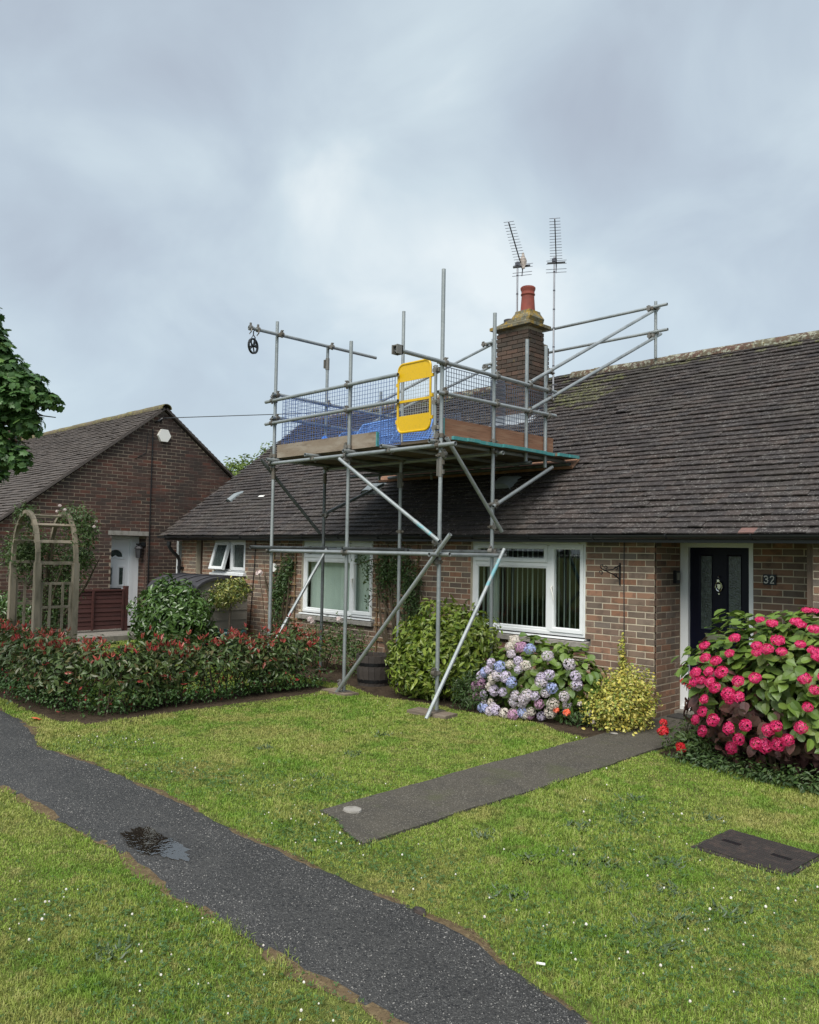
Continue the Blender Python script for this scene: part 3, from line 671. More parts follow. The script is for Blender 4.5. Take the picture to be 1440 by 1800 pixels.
# eaves: fascia, soffit, gutter with brackets
part('fascia', MB().box((-15.48, 8.215, 1.995), (1.0, 8.24, 2.07)), m_black, house)
part('soffit', MB().box((-15.48, 8.24, 2.035), (1.0, 9.12, 2.06)), m_black, house)
mb = MB(); n = 9; V = []
for xx in (-15.62, 1.0):
    for rr in (0.046, 0.040):
        for i in range(n):
            a = math.pi*i/(n-1); V.append((xx, 8.160-math.cos(a)*rr, 2.078-math.sin(a)*rr))
F = []
for i in range(n-1):
    F += [(i, i+1, 2*n+i+1, 2*n+i), (n+i, 3*n+i, 3*n+i+1, n+i+1)]
F += [(0, 2*n, 3*n, n), (n-1, 2*n-1, 4*n-1, 3*n-1)]
mb.add(V, np.array(F))
gut = part('gutter', mb, m_black, house, smooth=False)
for xx in np.arange(-15.3, 0.9, 0.92):
    b = MB(); b.path([(xx, 8.160-math.cos(a)*0.050, 2.078-math.sin(a)*0.050) for a in np.linspace(-.2, math.pi, 8)], 0.009, 5)
    part('gutter_bracket', b, m_black, gut)
mb = MB(); mb.path([(-15.19, 8.165, 1.96), (-15.19, 8.17, 1.86), (-15.19, 8.24, 1.77), (-15.19, 8.37, 1.66), (-15.19, 8.41, 1.58), (-15.19, 8.41, 1.0), (-15.19, 8.41, 0.1)], 0.036, 10)
mb.tube((-15.19, 8.41, 1.40), (-15.19, 8.41, 1.46), 0.043, 10).tube((-15.19, 8.165, 1.88), (-15.19, 8.165, 1.965), 0.046, 10).box((-15.25, 8.44, 1.41), (-15.13, 8.485, 1.45))
part('downpipe', mb, m_black, house, smooth=False)
part('corner_post', MB().box((-15.66, 8.60, 0.0), (-15.57, 8.68, 1.98)), m_upvc, house)

def ring(mb, x0, x1, z0, z1, y0, y1, w, mi=0):
    mb.box((x0, y0, z0), (x1, y1, z0+w), mi).box((x0, y0, z1-w), (x1, y1, z1), mi)
    mb.box((x0, y0, z0+w), (x0+w, y1, z1-w), mi).box((x1-w, y0, z0+w), (x1, y1, z1-w), mi)
def ring_b(mb, x0, x1, z0, z1, y0, y1, w, c=0.012):
    """mitred frame whose inner edge is chamfered"""
    def q(dx, y): return [(x0+dx, y, z0+dx), (x1-dx, y, z0+dx), (x1-dx, y, z1-dx), (x0+dx, y, z1-dx)]
    rings_ = [q(0, y1), q(0, y0+0.004), q(0.004, y0), q(w-c, y0), q(w, y0+c), q(w, y1)]
    V = [p for r in rings_ for p in r]; F = []
    for k in range(len(rings_)-1):
        for i in range(4):
            j = (i+1) % 4; F.append((k*4+i, k*4+j, (k+1)*4+j, (k+1)*4+i))
    mb.add(V, np.array(F))
def room(x0, x1, z0, z1, y0, y1, parent):
    P = lambda x, y, z: (x, y, z)
    mb = MB()
    mb.sheet([P(x0, y1, z0), P(x0, y1, z1), P(x1, y1, z1), P(x1, y1, z0)]).sheet([P(x0, y0, z0), P(x0, y0, z1), P(x0, y1, z1), P(x0, y1, z0)]).sheet([P(x1, y0, z0), P(x1, y1, z0), P(x1, y1, z1), P(x1, y0, z1)])
    mb.sheet([P(x0, y0, z0), P(x0, y1, z0), P(x1, y1, z0), P(x1, y0, z0)]).sheet([P(x0, y0, z1), P(x1, y0, z1), P(x1, y1, z1), P(x0, y1, z1)])
    part('interior', mb, m_room, parent)
def window(W, mull, trans, slat_rot, slat_n, slat_mat, curtain):
    x0, x1, z0, z1 = W; y0, y1 = WY+0.035, WY+0.10
    xm = x0+(x1-x0)*mull
    mb = MB(); ring_b(mb, x0, x1, z0, z1, y0, y1, 0.055)
    mb.box((xm-0.035, y0+0.002, z0+0.055), (xm+0.035, y1, z1-0.055)).box((x0+0.055, y0+0.003, trans-0.03), (xm-0.035, y1, trans+0.03))
    w = part('window', mb, m_upvc, house)
    panes = [(x0+0.055, xm-0.035, trans+0.03, z1-0.055, True), (x0+0.055, xm-0.035, z0+0.055, trans-0.03, False), (xm+0.035, x1-0.055, z0+0.055, z1-0.055, True)]
    for (a, b, c, d, op) in panes:
        s = MB(); wd = 0.058 if op else 0.028
        ring_b(s, a-(0.012 if op else 0), b+(0.012 if op else 0), c-(0.012 if op else 0), d+(0.012 if op else 0), y0-0.016 if op else y0+0.012, y1-0.02, wd)
        part('casement' if op else 'glazing_bead', s, m_upvc, w)
        g = wd-0.014 if op else wd-0.004
        part('pane', MB().box((a+g, y0+0.030, c+g), (b-g, y0+0.036, d-g)), m_glass, w)
        if op:
            cx = (a+b)/2
            part('trickle_vent', MB().box((cx-0.19, y0-0.026, z1-0.032), (cx+0.19, y0-0.001, z1-0.014)), m_upvc, w)
    hz = z0+0.45
    h = MB(); hx = xm+0.062
    h.box((hx-0.012, y0-0.030, hz+0.10), (hx+0.012, y0-0.017, hz+0.17)).path([(hx, y0-0.03, hz+0.15), (hx+0.004, y0-0.05, hz+0.14), (hx+0.035, y0-0.055, hz+0.06), (hx+0.045, y0-0.05, hz-0.01)], [0.011, 0.011, 0.009, 0.007], 6)
    part('handle', h, m_white, w)
    part('sub_sill', MB().prism([(x0-0.01, y0-0.075, z0-0.028), (x0-0.01, y1, z0-0.028), (x0-0.01, y1, z0), (x0-0.01, y0-0.07, z0-0.012)], (x1-x0+0.02, 0, 0)), m_upvc, w)
    part('sill', MB().prism([(x0-0.06, WY-0.065, z0-0.105), (x0-0.06, WY+0.06, z0-0.105), (x0-0.06, WY+0.06, z0-0.030), (x0-0.06, WY-0.065, z0-0.045)], (x1-x0+0.12, 0, 0)), m_sill, w)
    room(x0-0.25, x1+0.25, z0-0.5, z1+0.02, y1+0.004, y1+2.0, w)
    # vertical blind: every slat a piece
    ca, sa = math.cos(slat_rot)*0.0445, math.sin(slat_rot)*0.0445
    sm = {}
    L = z1-z0-0.10
    V = []; n_ = 5
    for zz_ in (0, L):
        for i in range(n_):
            t = -1+2*i/(n_-1); cv = 0.006*(1-t*t)
            V.append((t*ca+cv*math.sin(slat_rot), t*sa-cv*math.cos(slat_rot), zz_))
    F = np.array([(i, i+1, n_+i+1, n_+i) for i in range(n_-1)])
    me = MB().add(V, F).mesh('blind_slat', slat_mat)
    for i in range(slat_n):
        xx = x0+0.09+(x1-x0-0.18)*i/(slat_n-1)
        put('blind_slat', me, (xx, y1+0.075, z0+0.03), w, rot=Matrix.Rotation(random.uniform(-.10, .10), 4, 'Z'))
    part('headrail', MB().box((x0+0.06, y1+0.05, z1-0.09), (x1-0.06, y1+0.10, z1-0.06)), m_upvc, w)
    if curtain:
        V = []; k = 26
        for zz_ in (z0+0.04, z1-0.06):
            for i in range(k): V.append((x0+0.07+curtain*i/(k-1), y1+0.17+0.022*math.sin(i*1.15), zz_))
        part('curtain', MB().add(V, np.array([(i, i+1, k+i+1, k+i) for i in range(k-1)])), m_curtain, w)
    return w
window(WIN_R, 0.695, 1.72, math.radians(117), 21, m_blind, 0.22)['label'] = 'white window with open vertical blind slats right of the scaffold'
window(WIN_L, 0.695, 1.70, math.radians(14), 21, m_blind, 0)['label'] = 'white window with closed pale vertical blind behind the scaffold'
# small bathroom window with its left sash open
x0, x1, z0, z1 = WIN_B; y0, y1 = WY+0.035, WY+0.10
mb = MB(); ring_b(mb, x0, x1, z0, z1, y0, y1, 0.05); xm = (x0+x1)/2; mb.box((xm-0.03, y0+.002, z0+.05), (xm+0.03, y1, z1-.05))
w = part('window', mb, m_upvc, house); w['label'] = 'small white window with its left sash pushed open'
s = MB(); ring_b(s, xm+0.02, x1-0.03, z0+0.03, z1-0.03, y0-0.016, y1-.02, 0.06); part('casement', s, m_upvc, w)
part('pane', MB().box((xm+0.07, y0+.03, z0+.08), (x1-.08, y0+.036, z1-.08)), m_glass_d, w)
s = MB(); ring_b(s, x0+0.03, xm-0.02, -(z1-z0)+0.03, -0.03, -0.016, 0.045, 0.06); gp = MB().box((x0+0.08, .02, -(z1-z0)+.08), (xm-.07, .026, -.08))
ta = math.radians(16)
for q, nm, mt in ((s, 'casement', m_upvc), (gp, 'pane', m_glass_d)):
    V = q.v[0].copy() if len(q.v) == 1 else np.vstack(q.v); Y_ = V[:, 1]*math.cos(ta)+V[:, 2]*math.sin(ta); Z_ = -V[:, 1]*math.sin(ta)+V[:, 2]*math.cos(ta)
    q.v = [np.stack([V[:, 0], Y_+y0-0.01, Z_+z1-0.01], 1)]; q.n = len(V)
    part(nm, q, mt, w)
part('sill', MB().box((x0-0.05, WY-0.07, z0-0.065), (x1+0.05, WY+0.06, z0-0.028)), m_upvc, w)
part('sub_sill', MB().box((x0+0.0, WY-0.03, z0-0.026), (x1, WY+0.1, z0-0.001)), m_upvc, w)
room(x0-.1, x1+.1, z0-.2, z1+.02, y1+.004, y1+1.2, w)

# front door in the porch recess
DY = 9.11
lf = MB()
px0, px1, pz0, pz1 = -4.475, -3.765, 0.10, 1.955
gl1, gl2, gz0, gz1 = (-4.365, -4.20), (-4.035, -3.86), 0.99, 1.875
def door_face(mb, rects, y):
    us = sorted(set([px0, px1]+[v for r in rects for v in r[:2]])); zs_ = sorted(set([pz0, pz1]+[v for r in rects for v in r[2:]]))
    for a, b in zip(us, us[1:]):
        for c, d in zip(zs_, zs_[1:]):
            if any(r[0] <= a and b <= r[1] and r[2] <= c and d <= r[3] for r in rects): continue
            mb.sheet([(a, y, c), (b, y, c), (b, y, d), (a, y, d)])
rects = [(*gl1, gz0, gz1), (*gl2, gz0, gz1), (-4.365, -4.20, 0.26, 0.82), (-4.035, -3.86, 0.26, 0.82)]
door_face(lf, rects, DY+0.03)
for (a, b, c, d) in rects:
    iy = DY+0.045; e = 0.018
    o_ = [(a, DY+.03, c), (b, DY+.03, c), (b, DY+.03, d), (a, DY+.03, d)]; i_ = [(a+e, iy, c+e), (b-e, iy, c+e), (b-e, iy, d-e), (a+e, iy, d-e)]
    for k in range(4): lf.sheet([o_[k], o_[(k+1) % 4], i_[(k+1) % 4], i_[k]])
    if c < 0.5: lf.sheet(i_)
lf.box((px0, DY+0.06, pz0), (px1, DY+0.075, pz1))
door = part('front_door', lf, m_navy, house); door['label'] = 'navy front door with two tall glass panes and chrome knocker'
for (a, b) in (gl1, gl2): part('pane', MB().box((a+.012, DY+.046, gz0+.012), (b-.012, DY+.052, gz1-.012)), m_glass_d, door)
fr = MB(); fr.box((-4.575, DY-0.015, 0.06), (px0-0.003, DY+0.09, 2.02)).box((px1+0.003, DY-0.015, 0.06), (-3.715, DY+0.09, 2.02)).box((px0-0.003, DY-0.012, pz1+0.003), (px1+0.003, DY+0.09, 2.02)).box((-4.56, DY-0.05, 0.058), (-3.74, DY+0.09, 0.097))
part('door_frame', fr, m_upvc, door)
kn = MB(); kx, kz = -4.118, 1.50
kn.tube((kx, DY+.03, kz+.075), (kx, DY-.01, kz+.075), 0.016, 10).tube((kx, DY+.03, kz-.075), (kx, DY+.012, kz-.075), 0.010, 8).lathe([(0.004, 0), (0.011, .012), (0.004, .024)], (kx, DY+.008, kz+.11), 8)
kn.path([(kx, DY+.0, kz+.075), (kx-.032, DY+.004, kz+.045), (kx-.040, DY+.008, kz+.0), (kx-.022, DY+.012, kz-.035), (kx, DY+.014, kz-.045), (kx+.022, DY+.012, kz-.035), (kx+.040, DY+.008, kz+.0), (kx+.032, DY+.004, kz+.045), (kx, DY+.0, kz+.075)], 0.0085, 7)
kn.prism([(kx-.020, DY+.012, kz+.035), (kx+.020, DY+.012, kz+.035), (kx+.018, DY+.012, kz-.005), (kx, DY+.012, kz-.028), (kx-.018, DY+.012, kz-.005)], (0, .018, 0))
part('knocker', kn, m_chrome, door)
lp = MB().box((-4.28, DY+.022, 0.885), (-4.0, DY+.030, 0.955), 0).bar((-4.285, DY+.013, .958), (-3.995, DY+.013, .958), 0.014, 0.012, mi=1)
part('letter_plate', lp, [m_brass, m_chrome], door)
hd = MB().box((-3.80, DY+.020, 0.96), (-3.77, DY+.030, 1.20)).path([(-3.785, DY+.02, 1.04), (-3.785, DY-.03, 1.04), (-3.80, DY-.035, 1.04), (-3.89, DY-.03, 1.045)], [0.012, 0.012, 0.013, 0.010], 8).lathe([(0.004, 0), (0.013, .008), (0.013, .02), (0.003, .028)], (-3.785, DY+.016, 1.165), 8)
part('door_handle', hd, m_chrome, door)
part('doorstep', MB().box((-4.57, 8.94, 0.021), (-3.70, 9.09, 0.057)), m_conc, house)
part('porch_head', MB().box((-4.66, 8.50, 2.015), (-2.8, 9.3, 2.034)), m_black, house)
# roof fittings
def on_roof(x, y, h=0.0): return np.array([x, y, EAVE_Z+(y-EAVE_Y)*TP]) + np.array([0, -SP, CP])*h
ES, EN = np.array([0, CP, SP]), np.array([0, -SP, CP])
def hood(x, y, w, l, h, mt, nm):
    c = on_roof(x, y, 0.03); mb = MB(); V = []; k = 9
    for s_, hh in ((0, h), (l*0.55, h*0.95), (l, 0.012)):
        for i in range(k):
            a = math.pi*i/(k-1); V.append(c+ES*s_+np.array([-math.cos(a)*w/2, 0, 0])+EN*(math.sin(a)**0.6*hh))
    F = [(r*k+i, r*k+i+1, (r+1)*k+i+1, (r+1)*k+i) for r in range(2) for i in range(k-1)]
    mb.add(V, np.array(F)); mb.sheet([c-ES*.02+np.array([-w*.6, 0, 0]), c-ES*.02+np.array([w*.6, 0, 0]), c+ES*l*1.1+np.array([w*.6, 0, 0]), c+ES*l*1.1+np.array([-w*.6, 0, 0])])
    mb.sheet([V[i]+ES*0.02 for i in range(k)])
    return part(nm, mb, mt, house)
hood(-14.41, 9.08, 0.17, 0.40, 0.085, m_ventg, 'roof_vent'); hood(-7.24, 9.02, 0.34, 0.36, 0.12, m_ventg, 'roof_vent'); hood(-10.1, 9.06, 0.34, 0.36, 0.12, m_ventg, 'roof_vent')
c = on_roof(-13.4, 9.19, 0.052); part('white_flake', MB().obox(c, (0.17, 0.01, 0), ES*0.05, EN*0.004), m_white, house)
c = on_roof(-3.55, 11.25, 0.055); part('white_flake', MB().obox(c, (0.10, 0.03, 0), ES*0.05, EN*0.004), m_white, house)
# chimney stack
stack = part('chimney_stack', MB().box((CHX0+.02, CHY0+.02, 3.6), (CHX1-.02, CHY1-.02, 5.63)).box((CHX0+.02, CHY1-.02, 3.6), (CHX1-.02, 11.235, 5.40)), m_mortar_n, house)
class CB: pass
cw = []
for facing, at, u0, u1, z1 in (('y', CHY0, CHX0, CHX1, 5.63), ('x', CHX1, CHY0+.052, CHY1, 5.63), ('x', CHX1, CHY1+.004, 11.25, 5.40)):
    w = CB(); w.facing, w.at, w.bm, w.obj = facing, at, m_brick_c, stack; w.bricks = []
    w.R = (lambda f: (lambda: np.eye(3) if f == 'y' else np.array([(0, 1, 0), (-1, 0, 0), (0, 0, 1)], float)))(facing)
    for (u, z, L) in lay(u0, u1, 3.75, z1, phase=u0-(0.0 if facing == 'y' else 0.06), zb=3.7):
        c = np.array((u, at+.025+rng.normal(0, .001), z)) if facing == 'y' else np.array((at-.025+rng.normal(0, .001), u, z))
        w.bricks.append((c, L))
    cw.append(w)
place_bricks(cw, 60, lambda X, Y, C: C[:, 2] > 4.3, '')
part('stack_brick_back', MB().box((CHX0+.003, CHY0+.05, 3.7), (CHX0+.02, 11.2, 5.40)), m_brick_c, stack)
mb = MB(); V = []
prof = [(0.00, 5.630), (0.085, 5.640), (0.085, 5.690), (-.01, 5.735)]
for d, z in prof: V += [(CHX0-d, CHY0-d, z), (CHX1+d, CHY0-d, z), (CHX1+d, CHY1+d, z), (CHX0-d, CHY1+d, z)]
cx, cy = -8.22, CHY0+0.21
for hw, z in ((0.20, 5.80), (0.155, 5.885), (0.148, 5.925)): V += [(cx-hw-.0, cy-hw, z), (cx+hw, cy-hw, z), (cx+hw, cy+hw, z), (cx-hw, cy+hw, z)]
F = [(k*4+i, k*4+(i+1) % 4, (k+1)*4+(i+1) % 4, (k+1)*4+i) for k in range(6) for i in range(4)] + [(24, 25, 26, 27), (3, 2, 1, 0)]
mb.add(V, np.array(F)); part('flaunching', mb, m_flaunch, stack)
part('chimney_pot', MB().lathe([(0.128, 5.80), (0.125, 5.93), (0.108, 6.18), (0.108, 6.205), (0.120, 6.21), (0.120, 6.23), (0.110, 6.235), (0.112, 6.275), (0.126, 6.31), (0.128, 6.335), (0.112, 6.352), (0.095, 6.353), (0.090, 6.25)], (cx, cy, 0), 24), m_terra, stack, smooth=True)
part('capped_flue', MB().lathe([(0.085, 5.68), (0.085, 5.79), (0.093, 5.80), (0.093, 5.855), (0.07, 5.865)], (-8.60, cy-.02, 0), 18), m_lid, stack)
fz = EAVE_Z+(CHY0-EAVE_Y)*TP
part('lead_apron', MB().sheet([(CHX0-.12, CHY0-.16, fz-.16*TP+.055), (CHX1+.12, CHY0-.16, fz-.16*TP+.055), (CHX1+.12, CHY0-.006, fz+.055), (CHX0-.12, CHY0-.006, fz+.055)]).box((CHX0-.01, CHY0-.012, fz+.02), (CHX1+.01, CHY0-.002, fz+.16))
     .sheet([(CHX1+.006, CHY0-.1, fz-.02), (CHX1+.16, CHY0-.1, fz-.02), (CHX1+.16, 11.3, fz+.50), (CHX1+.006, 11.3, fz+.50)]), m_lead, stack)

# number plate, key box, hanging basket bracket, cable
t = thing('number_plate', 'dark slate plate with white number 32 on brick right of door', 'number plate', (-3.53, 9.095, 1.555))
part('plate', MB().box((-3.597, 9.075, 1.553), (-3.462, 9.099, 1.668)), m_slate, t)
def numeral(mb, strokes, x, z, s):
    for st in strokes: mb.path([(x+a*s, 9.0725, z+b*s) for a, b in st], 0.0068, 6)
mb = MB(); numeral(mb, [[(0.02, .86), (.12, .98), (.33, 1.0), (.48, .88), (.5, .72), (.40, .57), (.2, .53)], [(.2, .53), (.43, .47), (.54, .31), (.5, .12), (.33, 0), (.12, .02), (0, .15)]], -3.585, 1.574, 0.075)
part('digit', mb, m_white, t)
mb = MB(); numeral(mb, [[(0.03, .76), (.08, .93), (.25, 1.0), (.43, .95), (.52, .78), (.48, .6), (.28, .34), (.0, .0), (.55, .0)]], -3.52, 1.574, 0.075)
part('digit', mb, m_white, t)
t = thing('key_box', 'small dark box with grey keypad on porch side wall', 'key box', (-4.585, 8.98, 1.53))
part('case', MB().box((-4.582, 8.93, 1.53), (-4.545, 9.03, 1.68)), m_black, t)
part('keypad', MB().box((-4.545, 8.955, 1.57), (-4.538, 9.005, 1.655)), m_brass, t)
t = thing('basket_bracket', 'black scrolled iron hanging basket bracket on brick wall', 'bracket', (-5.06, 8.47, 1.5))
part('wall_bar', MB().bar((-5.02, 8.478, 1.50), (-5.02, 8.478, 1.76), 0.018, 0.012, (0, 1, 0)), m_iron, t)
mb = MB(); A = np.array([-5.02, 8.47, 1.70]); D = unit((-0.35, -1.0, 0.0))
pt = lambda s_, z: tuple(A + D*s_ + np.array([0, 0, z]))
mb.path([pt(0, 0.03), pt(.10, -.02), pt(.22, -.03), pt(.28, 0.0), pt(.28, .03), pt(.25, .035), pt(.24, .01)], 0.007, 6).path([pt(0, -.13), pt(.08, -.08), pt(.18, -.045), pt(.22, -.03)], 0.007, 6)
for cs in ((.05, -.01, .028), (.06, -.09, .026), (.27, -.06, .03), (.20, .0, .026)):
    mb.path([pt(cs[0]+cs[2]*math.cos(a)*(1-a/9), cs[1]+cs[2]*math.sin(a)*(1-a/9)) for a in np.linspace(0, 5.2, 12)], 0.0055, 5)
part('scroll_arm', mb, m_iron, t)
o = part('wall_cable', MB().path([(-4.965, 8.478, 2.03), (-4.968, 8.478, 1.6), (-4.962, 8.478, 1.1), (-4.966, 8.478, 0.5), (-4.964, 8.478, 0.05)], 0.0055, 5), m_lid)
tag(o, 'thin dark cable running down the brick wall beside the basket bracket', 'cable')
o = part('wall_cable', MB().path([(-12.55, 8.478, 2.0), (-12.56, 8.47, 1.5), (-12.62, 8.478, 1.0), (-12.66, 8.47, 0.4)], 0.008, 5), m_black)
tag(o, 'black cable down the wall right of the small open window', 'cable')
o = part('doormat', MB().box((-4.52, 8.66, 0.0205), (-3.98, 8.93, 0.035)), m_mat); tag(o, 'dark doormat in the porch before the navy door', 'doormat')

place_bricks([wall_f, wall_ret, wall_p, wall_rr], 300-60, lambda X, Y, C: ~((X > 1325) & (Y > 1085)) & ~((C[:, 2] < 0.45) & (C[:, 0] > -6.6)) & (C[:, 2] < 2.0), '')

# ------------------------------------------------------------------ neighbouring bungalow, gable towards us
NX, NRY, NEY = -16.60, 8.70, 5.03
NRZ = EAVE_Z+(NRY-NEY)*TP
nb = thing('neighbour_bungalow', 'dark red brick bungalow with bare gable end and white side door', 'house', (NX, 8, 0))
def nclip(z):
    d = (NRZ-0.05-z)/TP
    return (NRY-d, NRY+d)
DR = (7.60, 8.39, 0.1, 2.08)
fl = [(5.20, 0), (12.3, 0), (12.3, 2.0), (NRY, NRZ-.08), (5.20, 2.0)]
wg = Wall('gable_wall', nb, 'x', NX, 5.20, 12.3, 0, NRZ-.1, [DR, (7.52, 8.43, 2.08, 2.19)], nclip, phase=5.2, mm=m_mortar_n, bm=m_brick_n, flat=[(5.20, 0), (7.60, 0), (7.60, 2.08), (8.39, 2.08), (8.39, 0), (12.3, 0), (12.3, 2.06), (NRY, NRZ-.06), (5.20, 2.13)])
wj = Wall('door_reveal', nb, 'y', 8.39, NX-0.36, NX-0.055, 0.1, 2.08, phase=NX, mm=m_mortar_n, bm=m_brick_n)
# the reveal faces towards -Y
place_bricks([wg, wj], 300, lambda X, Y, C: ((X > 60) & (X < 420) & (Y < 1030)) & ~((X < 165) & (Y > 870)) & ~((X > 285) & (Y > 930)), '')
part('lintel', MB().box((NX-.2, 7.52, 2.085), (NX+.006, 8.43, 2.18)), m_sill, nb)
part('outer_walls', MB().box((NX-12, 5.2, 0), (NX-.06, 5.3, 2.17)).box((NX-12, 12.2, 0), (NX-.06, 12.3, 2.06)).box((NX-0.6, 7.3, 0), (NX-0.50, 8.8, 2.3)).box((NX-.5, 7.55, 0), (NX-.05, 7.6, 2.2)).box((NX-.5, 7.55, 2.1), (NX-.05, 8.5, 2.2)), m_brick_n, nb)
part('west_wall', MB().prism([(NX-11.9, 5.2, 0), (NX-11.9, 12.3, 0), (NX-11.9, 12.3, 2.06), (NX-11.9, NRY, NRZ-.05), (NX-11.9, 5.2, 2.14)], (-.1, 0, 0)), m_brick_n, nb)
NDX = NX-0.36
d = MB().box((NDX-.05, 7.55, 0.14), (NDX-.005, 8.18, 1.99)); ndoor = part('side_door', d, m_upvc_n, nb); ndoor['label'] = 'white panelled side door with arched light'
part('door_frame', MB().box((NDX-.06, 8.183, .12), (NDX+.03, 8.25, 2.07)).box((NDX-.06, 7.55, 1.993), (NDX+.03, 8.183, 2.07)).box((NDX-.06, 8.253, .12), (NDX+.02, 8.385, 2.07)), m_upvc_n, ndoor)
fan = [(NDX-.0, 7.86+0.155*math.cos(a), 1.62+0.15*math.sin(a)) for a in np.linspace(0, math.pi, 14)] + [(NDX-.0, 7.80, 1.62), (NDX, 7.86, 1.655), (NDX, 7.92, 1.62)]
part('pane', MB().prism(fan[::-1], (0.004, 0, 0)), m_glass_d, ndoor)
for ya, yb in ((7.71, 7.79), (7.96, 8.04)):
    part('pane', MB().box((NDX-.002, ya, 1.02), (NDX+.004, yb, 1.38)), m_glass_d, ndoor)
    r_ = MB()
    for q in ((ya-.035, ya-.012, .98, 1.42), (yb+.012, yb+.035, .98, 1.42)): r_.box((NDX-.004, q[0], q[2]), (NDX+.012, q[1], q[3]))
    r_.box((NDX-.004, ya-.012, 1.397), (NDX+.012, yb+.012, 1.42)).box((NDX-.004, ya-.012, .98), (NDX+.012, yb+.012, 1.003)); part('moulding', r_, m_upvc_n, ndoor)
mb = MB(); mb.path([(NDX+.002, 7.86+0.185*math.cos(a), 1.60+0.185*math.sin(a)) for a in np.linspace(0, math.pi, 14)], 0.012, 5).path([(NDX+.002, 7.66, 1.575), (NDX+.002, 7.80, 1.575), (NDX+.002, 7.86, 1.61), (NDX+.002, 7.92, 1.575), (NDX+.002, 8.08, 1.575)], 0.010, 5)
part('moulding', mb, m_upvc_n, ndoor)
part('letter_slot', MB().box((NDX-.002, 7.74, 0.885), (NDX+.008, 8.01, 0.945)), m_black, ndoor)
# its roof
nroof = part('roof', MB().sheet([(NX-14, NEY+.02, EAVE_Z-.012), (NX+.06, NEY+.02, EAVE_Z-.012), (NX+.06, NRY, NRZ-.028), (NX-14, NRY, NRZ-.028)])
             .sheet([(NX-14, NRY, NRZ-.02), (NX+.06, NRY, NRZ-.02), (NX+.06, 12.5, EAVE_Z), (NX-14, 12.5, EAVE_Z)]), m_deck, nb)
roof_slope(nroof, NEY, EAVE_Z, NX-12.5, NX+.03, 44, [m_tile_n], 300, lambda x, s: False, lambda x, s: 0, lambda X, Y, O: (X > 60) & (Y < 900))
rn = ridge_tile_mesh(0.46, 0.13, m_ridge_n); x = NX-.10
while x > NX-13: put('ridge_tile', rn, (x, NRY, NRZ-.015+random.uniform(-.005, .005)), nroof, rot=Matrix.Rotation(random.uniform(-.012, .012), 4, 'Y')); x -= 0.452
for s_ in (-1, 1):
    mb = MB(); ye = NRY+s_*(NRY-NEY)
    mb.bar((NX+.045, ye, EAVE_Z-.0), (NX+.045, NRY+s_*.02, NRZ-.03), 0.10, 0.035, (1, 0, 0) if False else (0, 0, 1))
    part('verge', mb, m_tile_n, nroof)
    # verge tiles, stepped
    mb = MB(); R_ = np.array([(1, 0, 0), (0, -s_*CP, SP), (0, s_*SP, CP)], float)
    for k in range(43):
        s0 = k*GA; y_ = ye - s_*s0*CP; z_ = EAVE_Z+s0*SP
        mb.obox(np.array([NX+.005, y_, z_])+R_[2]*0.022+R_[1]*0.05, (0.15, 0, 0), R_[1]*0.15+R_[2]*-0.018, R_[2]*0.014)
    part('verge_tiles', mb, m_tile_n, nroof, kind='stuff')
part('gable_cable', MB().path([(NX+.008, 8.06, 3.75), (NX+.008, 8.30, 3.9), (NX+.008, 8.34, 4.4)], 0.006, 5), m_black, nb)
part('gable_pipe', MB().tube((NX+.02, 8.44, 0.1), (NX+.02, 8.44, 4.45), 0.013, 6), m_black, nb)
part('gable_hook', MB().path([(NX+.01, 8.62, 4.62), (NX+.12, 8.60, 4.68), (NX+.10, 8.52, 4.62), (NX+.02, 8.5, 4.60)], 0.02, 6), m_black, nb)
nst = part('chimney_stack', MB().box((-25.6, 8.4, 4.2), (-25.0, 9.0, 6.02)).box((-25.66, 8.34, 6.02), (-24.94, 9.06, 6.1)), m_brick_n, nb)
part('chimney_pot', MB().lathe([(.15, 6.2), (.13, 6.5), (.15, 6.52), (.15, 6.58), (.1, 6.58)], (-25.3, 8.7, -.1), 14), m_brick_c, nst)
o = part('alarm_box', MB().prism([(NX+.07, 8.70+0.155*math.cos(a), 4.315+0.165*math.sin(a)*(1.0 if math.sin(a) > 0 else 0.9)) for a in np.arange(0, 6.28, math.pi/3)], (-0.07, 0, 0)), m_white)
tag(o, 'cream hexagonal alarm box high on the brick gable', 'alarm box')
t = thing('wall_lantern', 'dark carriage lantern beside the white side door', 'lantern', (NX-.1, 8.3, 1.6))
part('bracket', MB().box((NX-.13, 8.33, 1.86), (NX-.03, 8.385, 1.95)).box((NX-.15, 8.22, 1.88), (NX-.05, 8.34, 1.92)), m_black, t)
part('lamp', MB().lathe([(.03, 1.60), (.055, 1.61), (.075, 1.80), (.10, 1.81), (.03, 1.88)], (NX-.1, 8.26, 0), 6), m_lid, t)
o = part('overhead_wire', MB().path([(NX-.0, 8.7, 4.72), (-14.9, 11.5, 5.02), (-11.5, 17.2, 6.3), (-6, 26.3, 8.6)], 0.010, 5), m_wire); tag(o, 'thin overhead wire running from the gable top across the sky', 'wire')

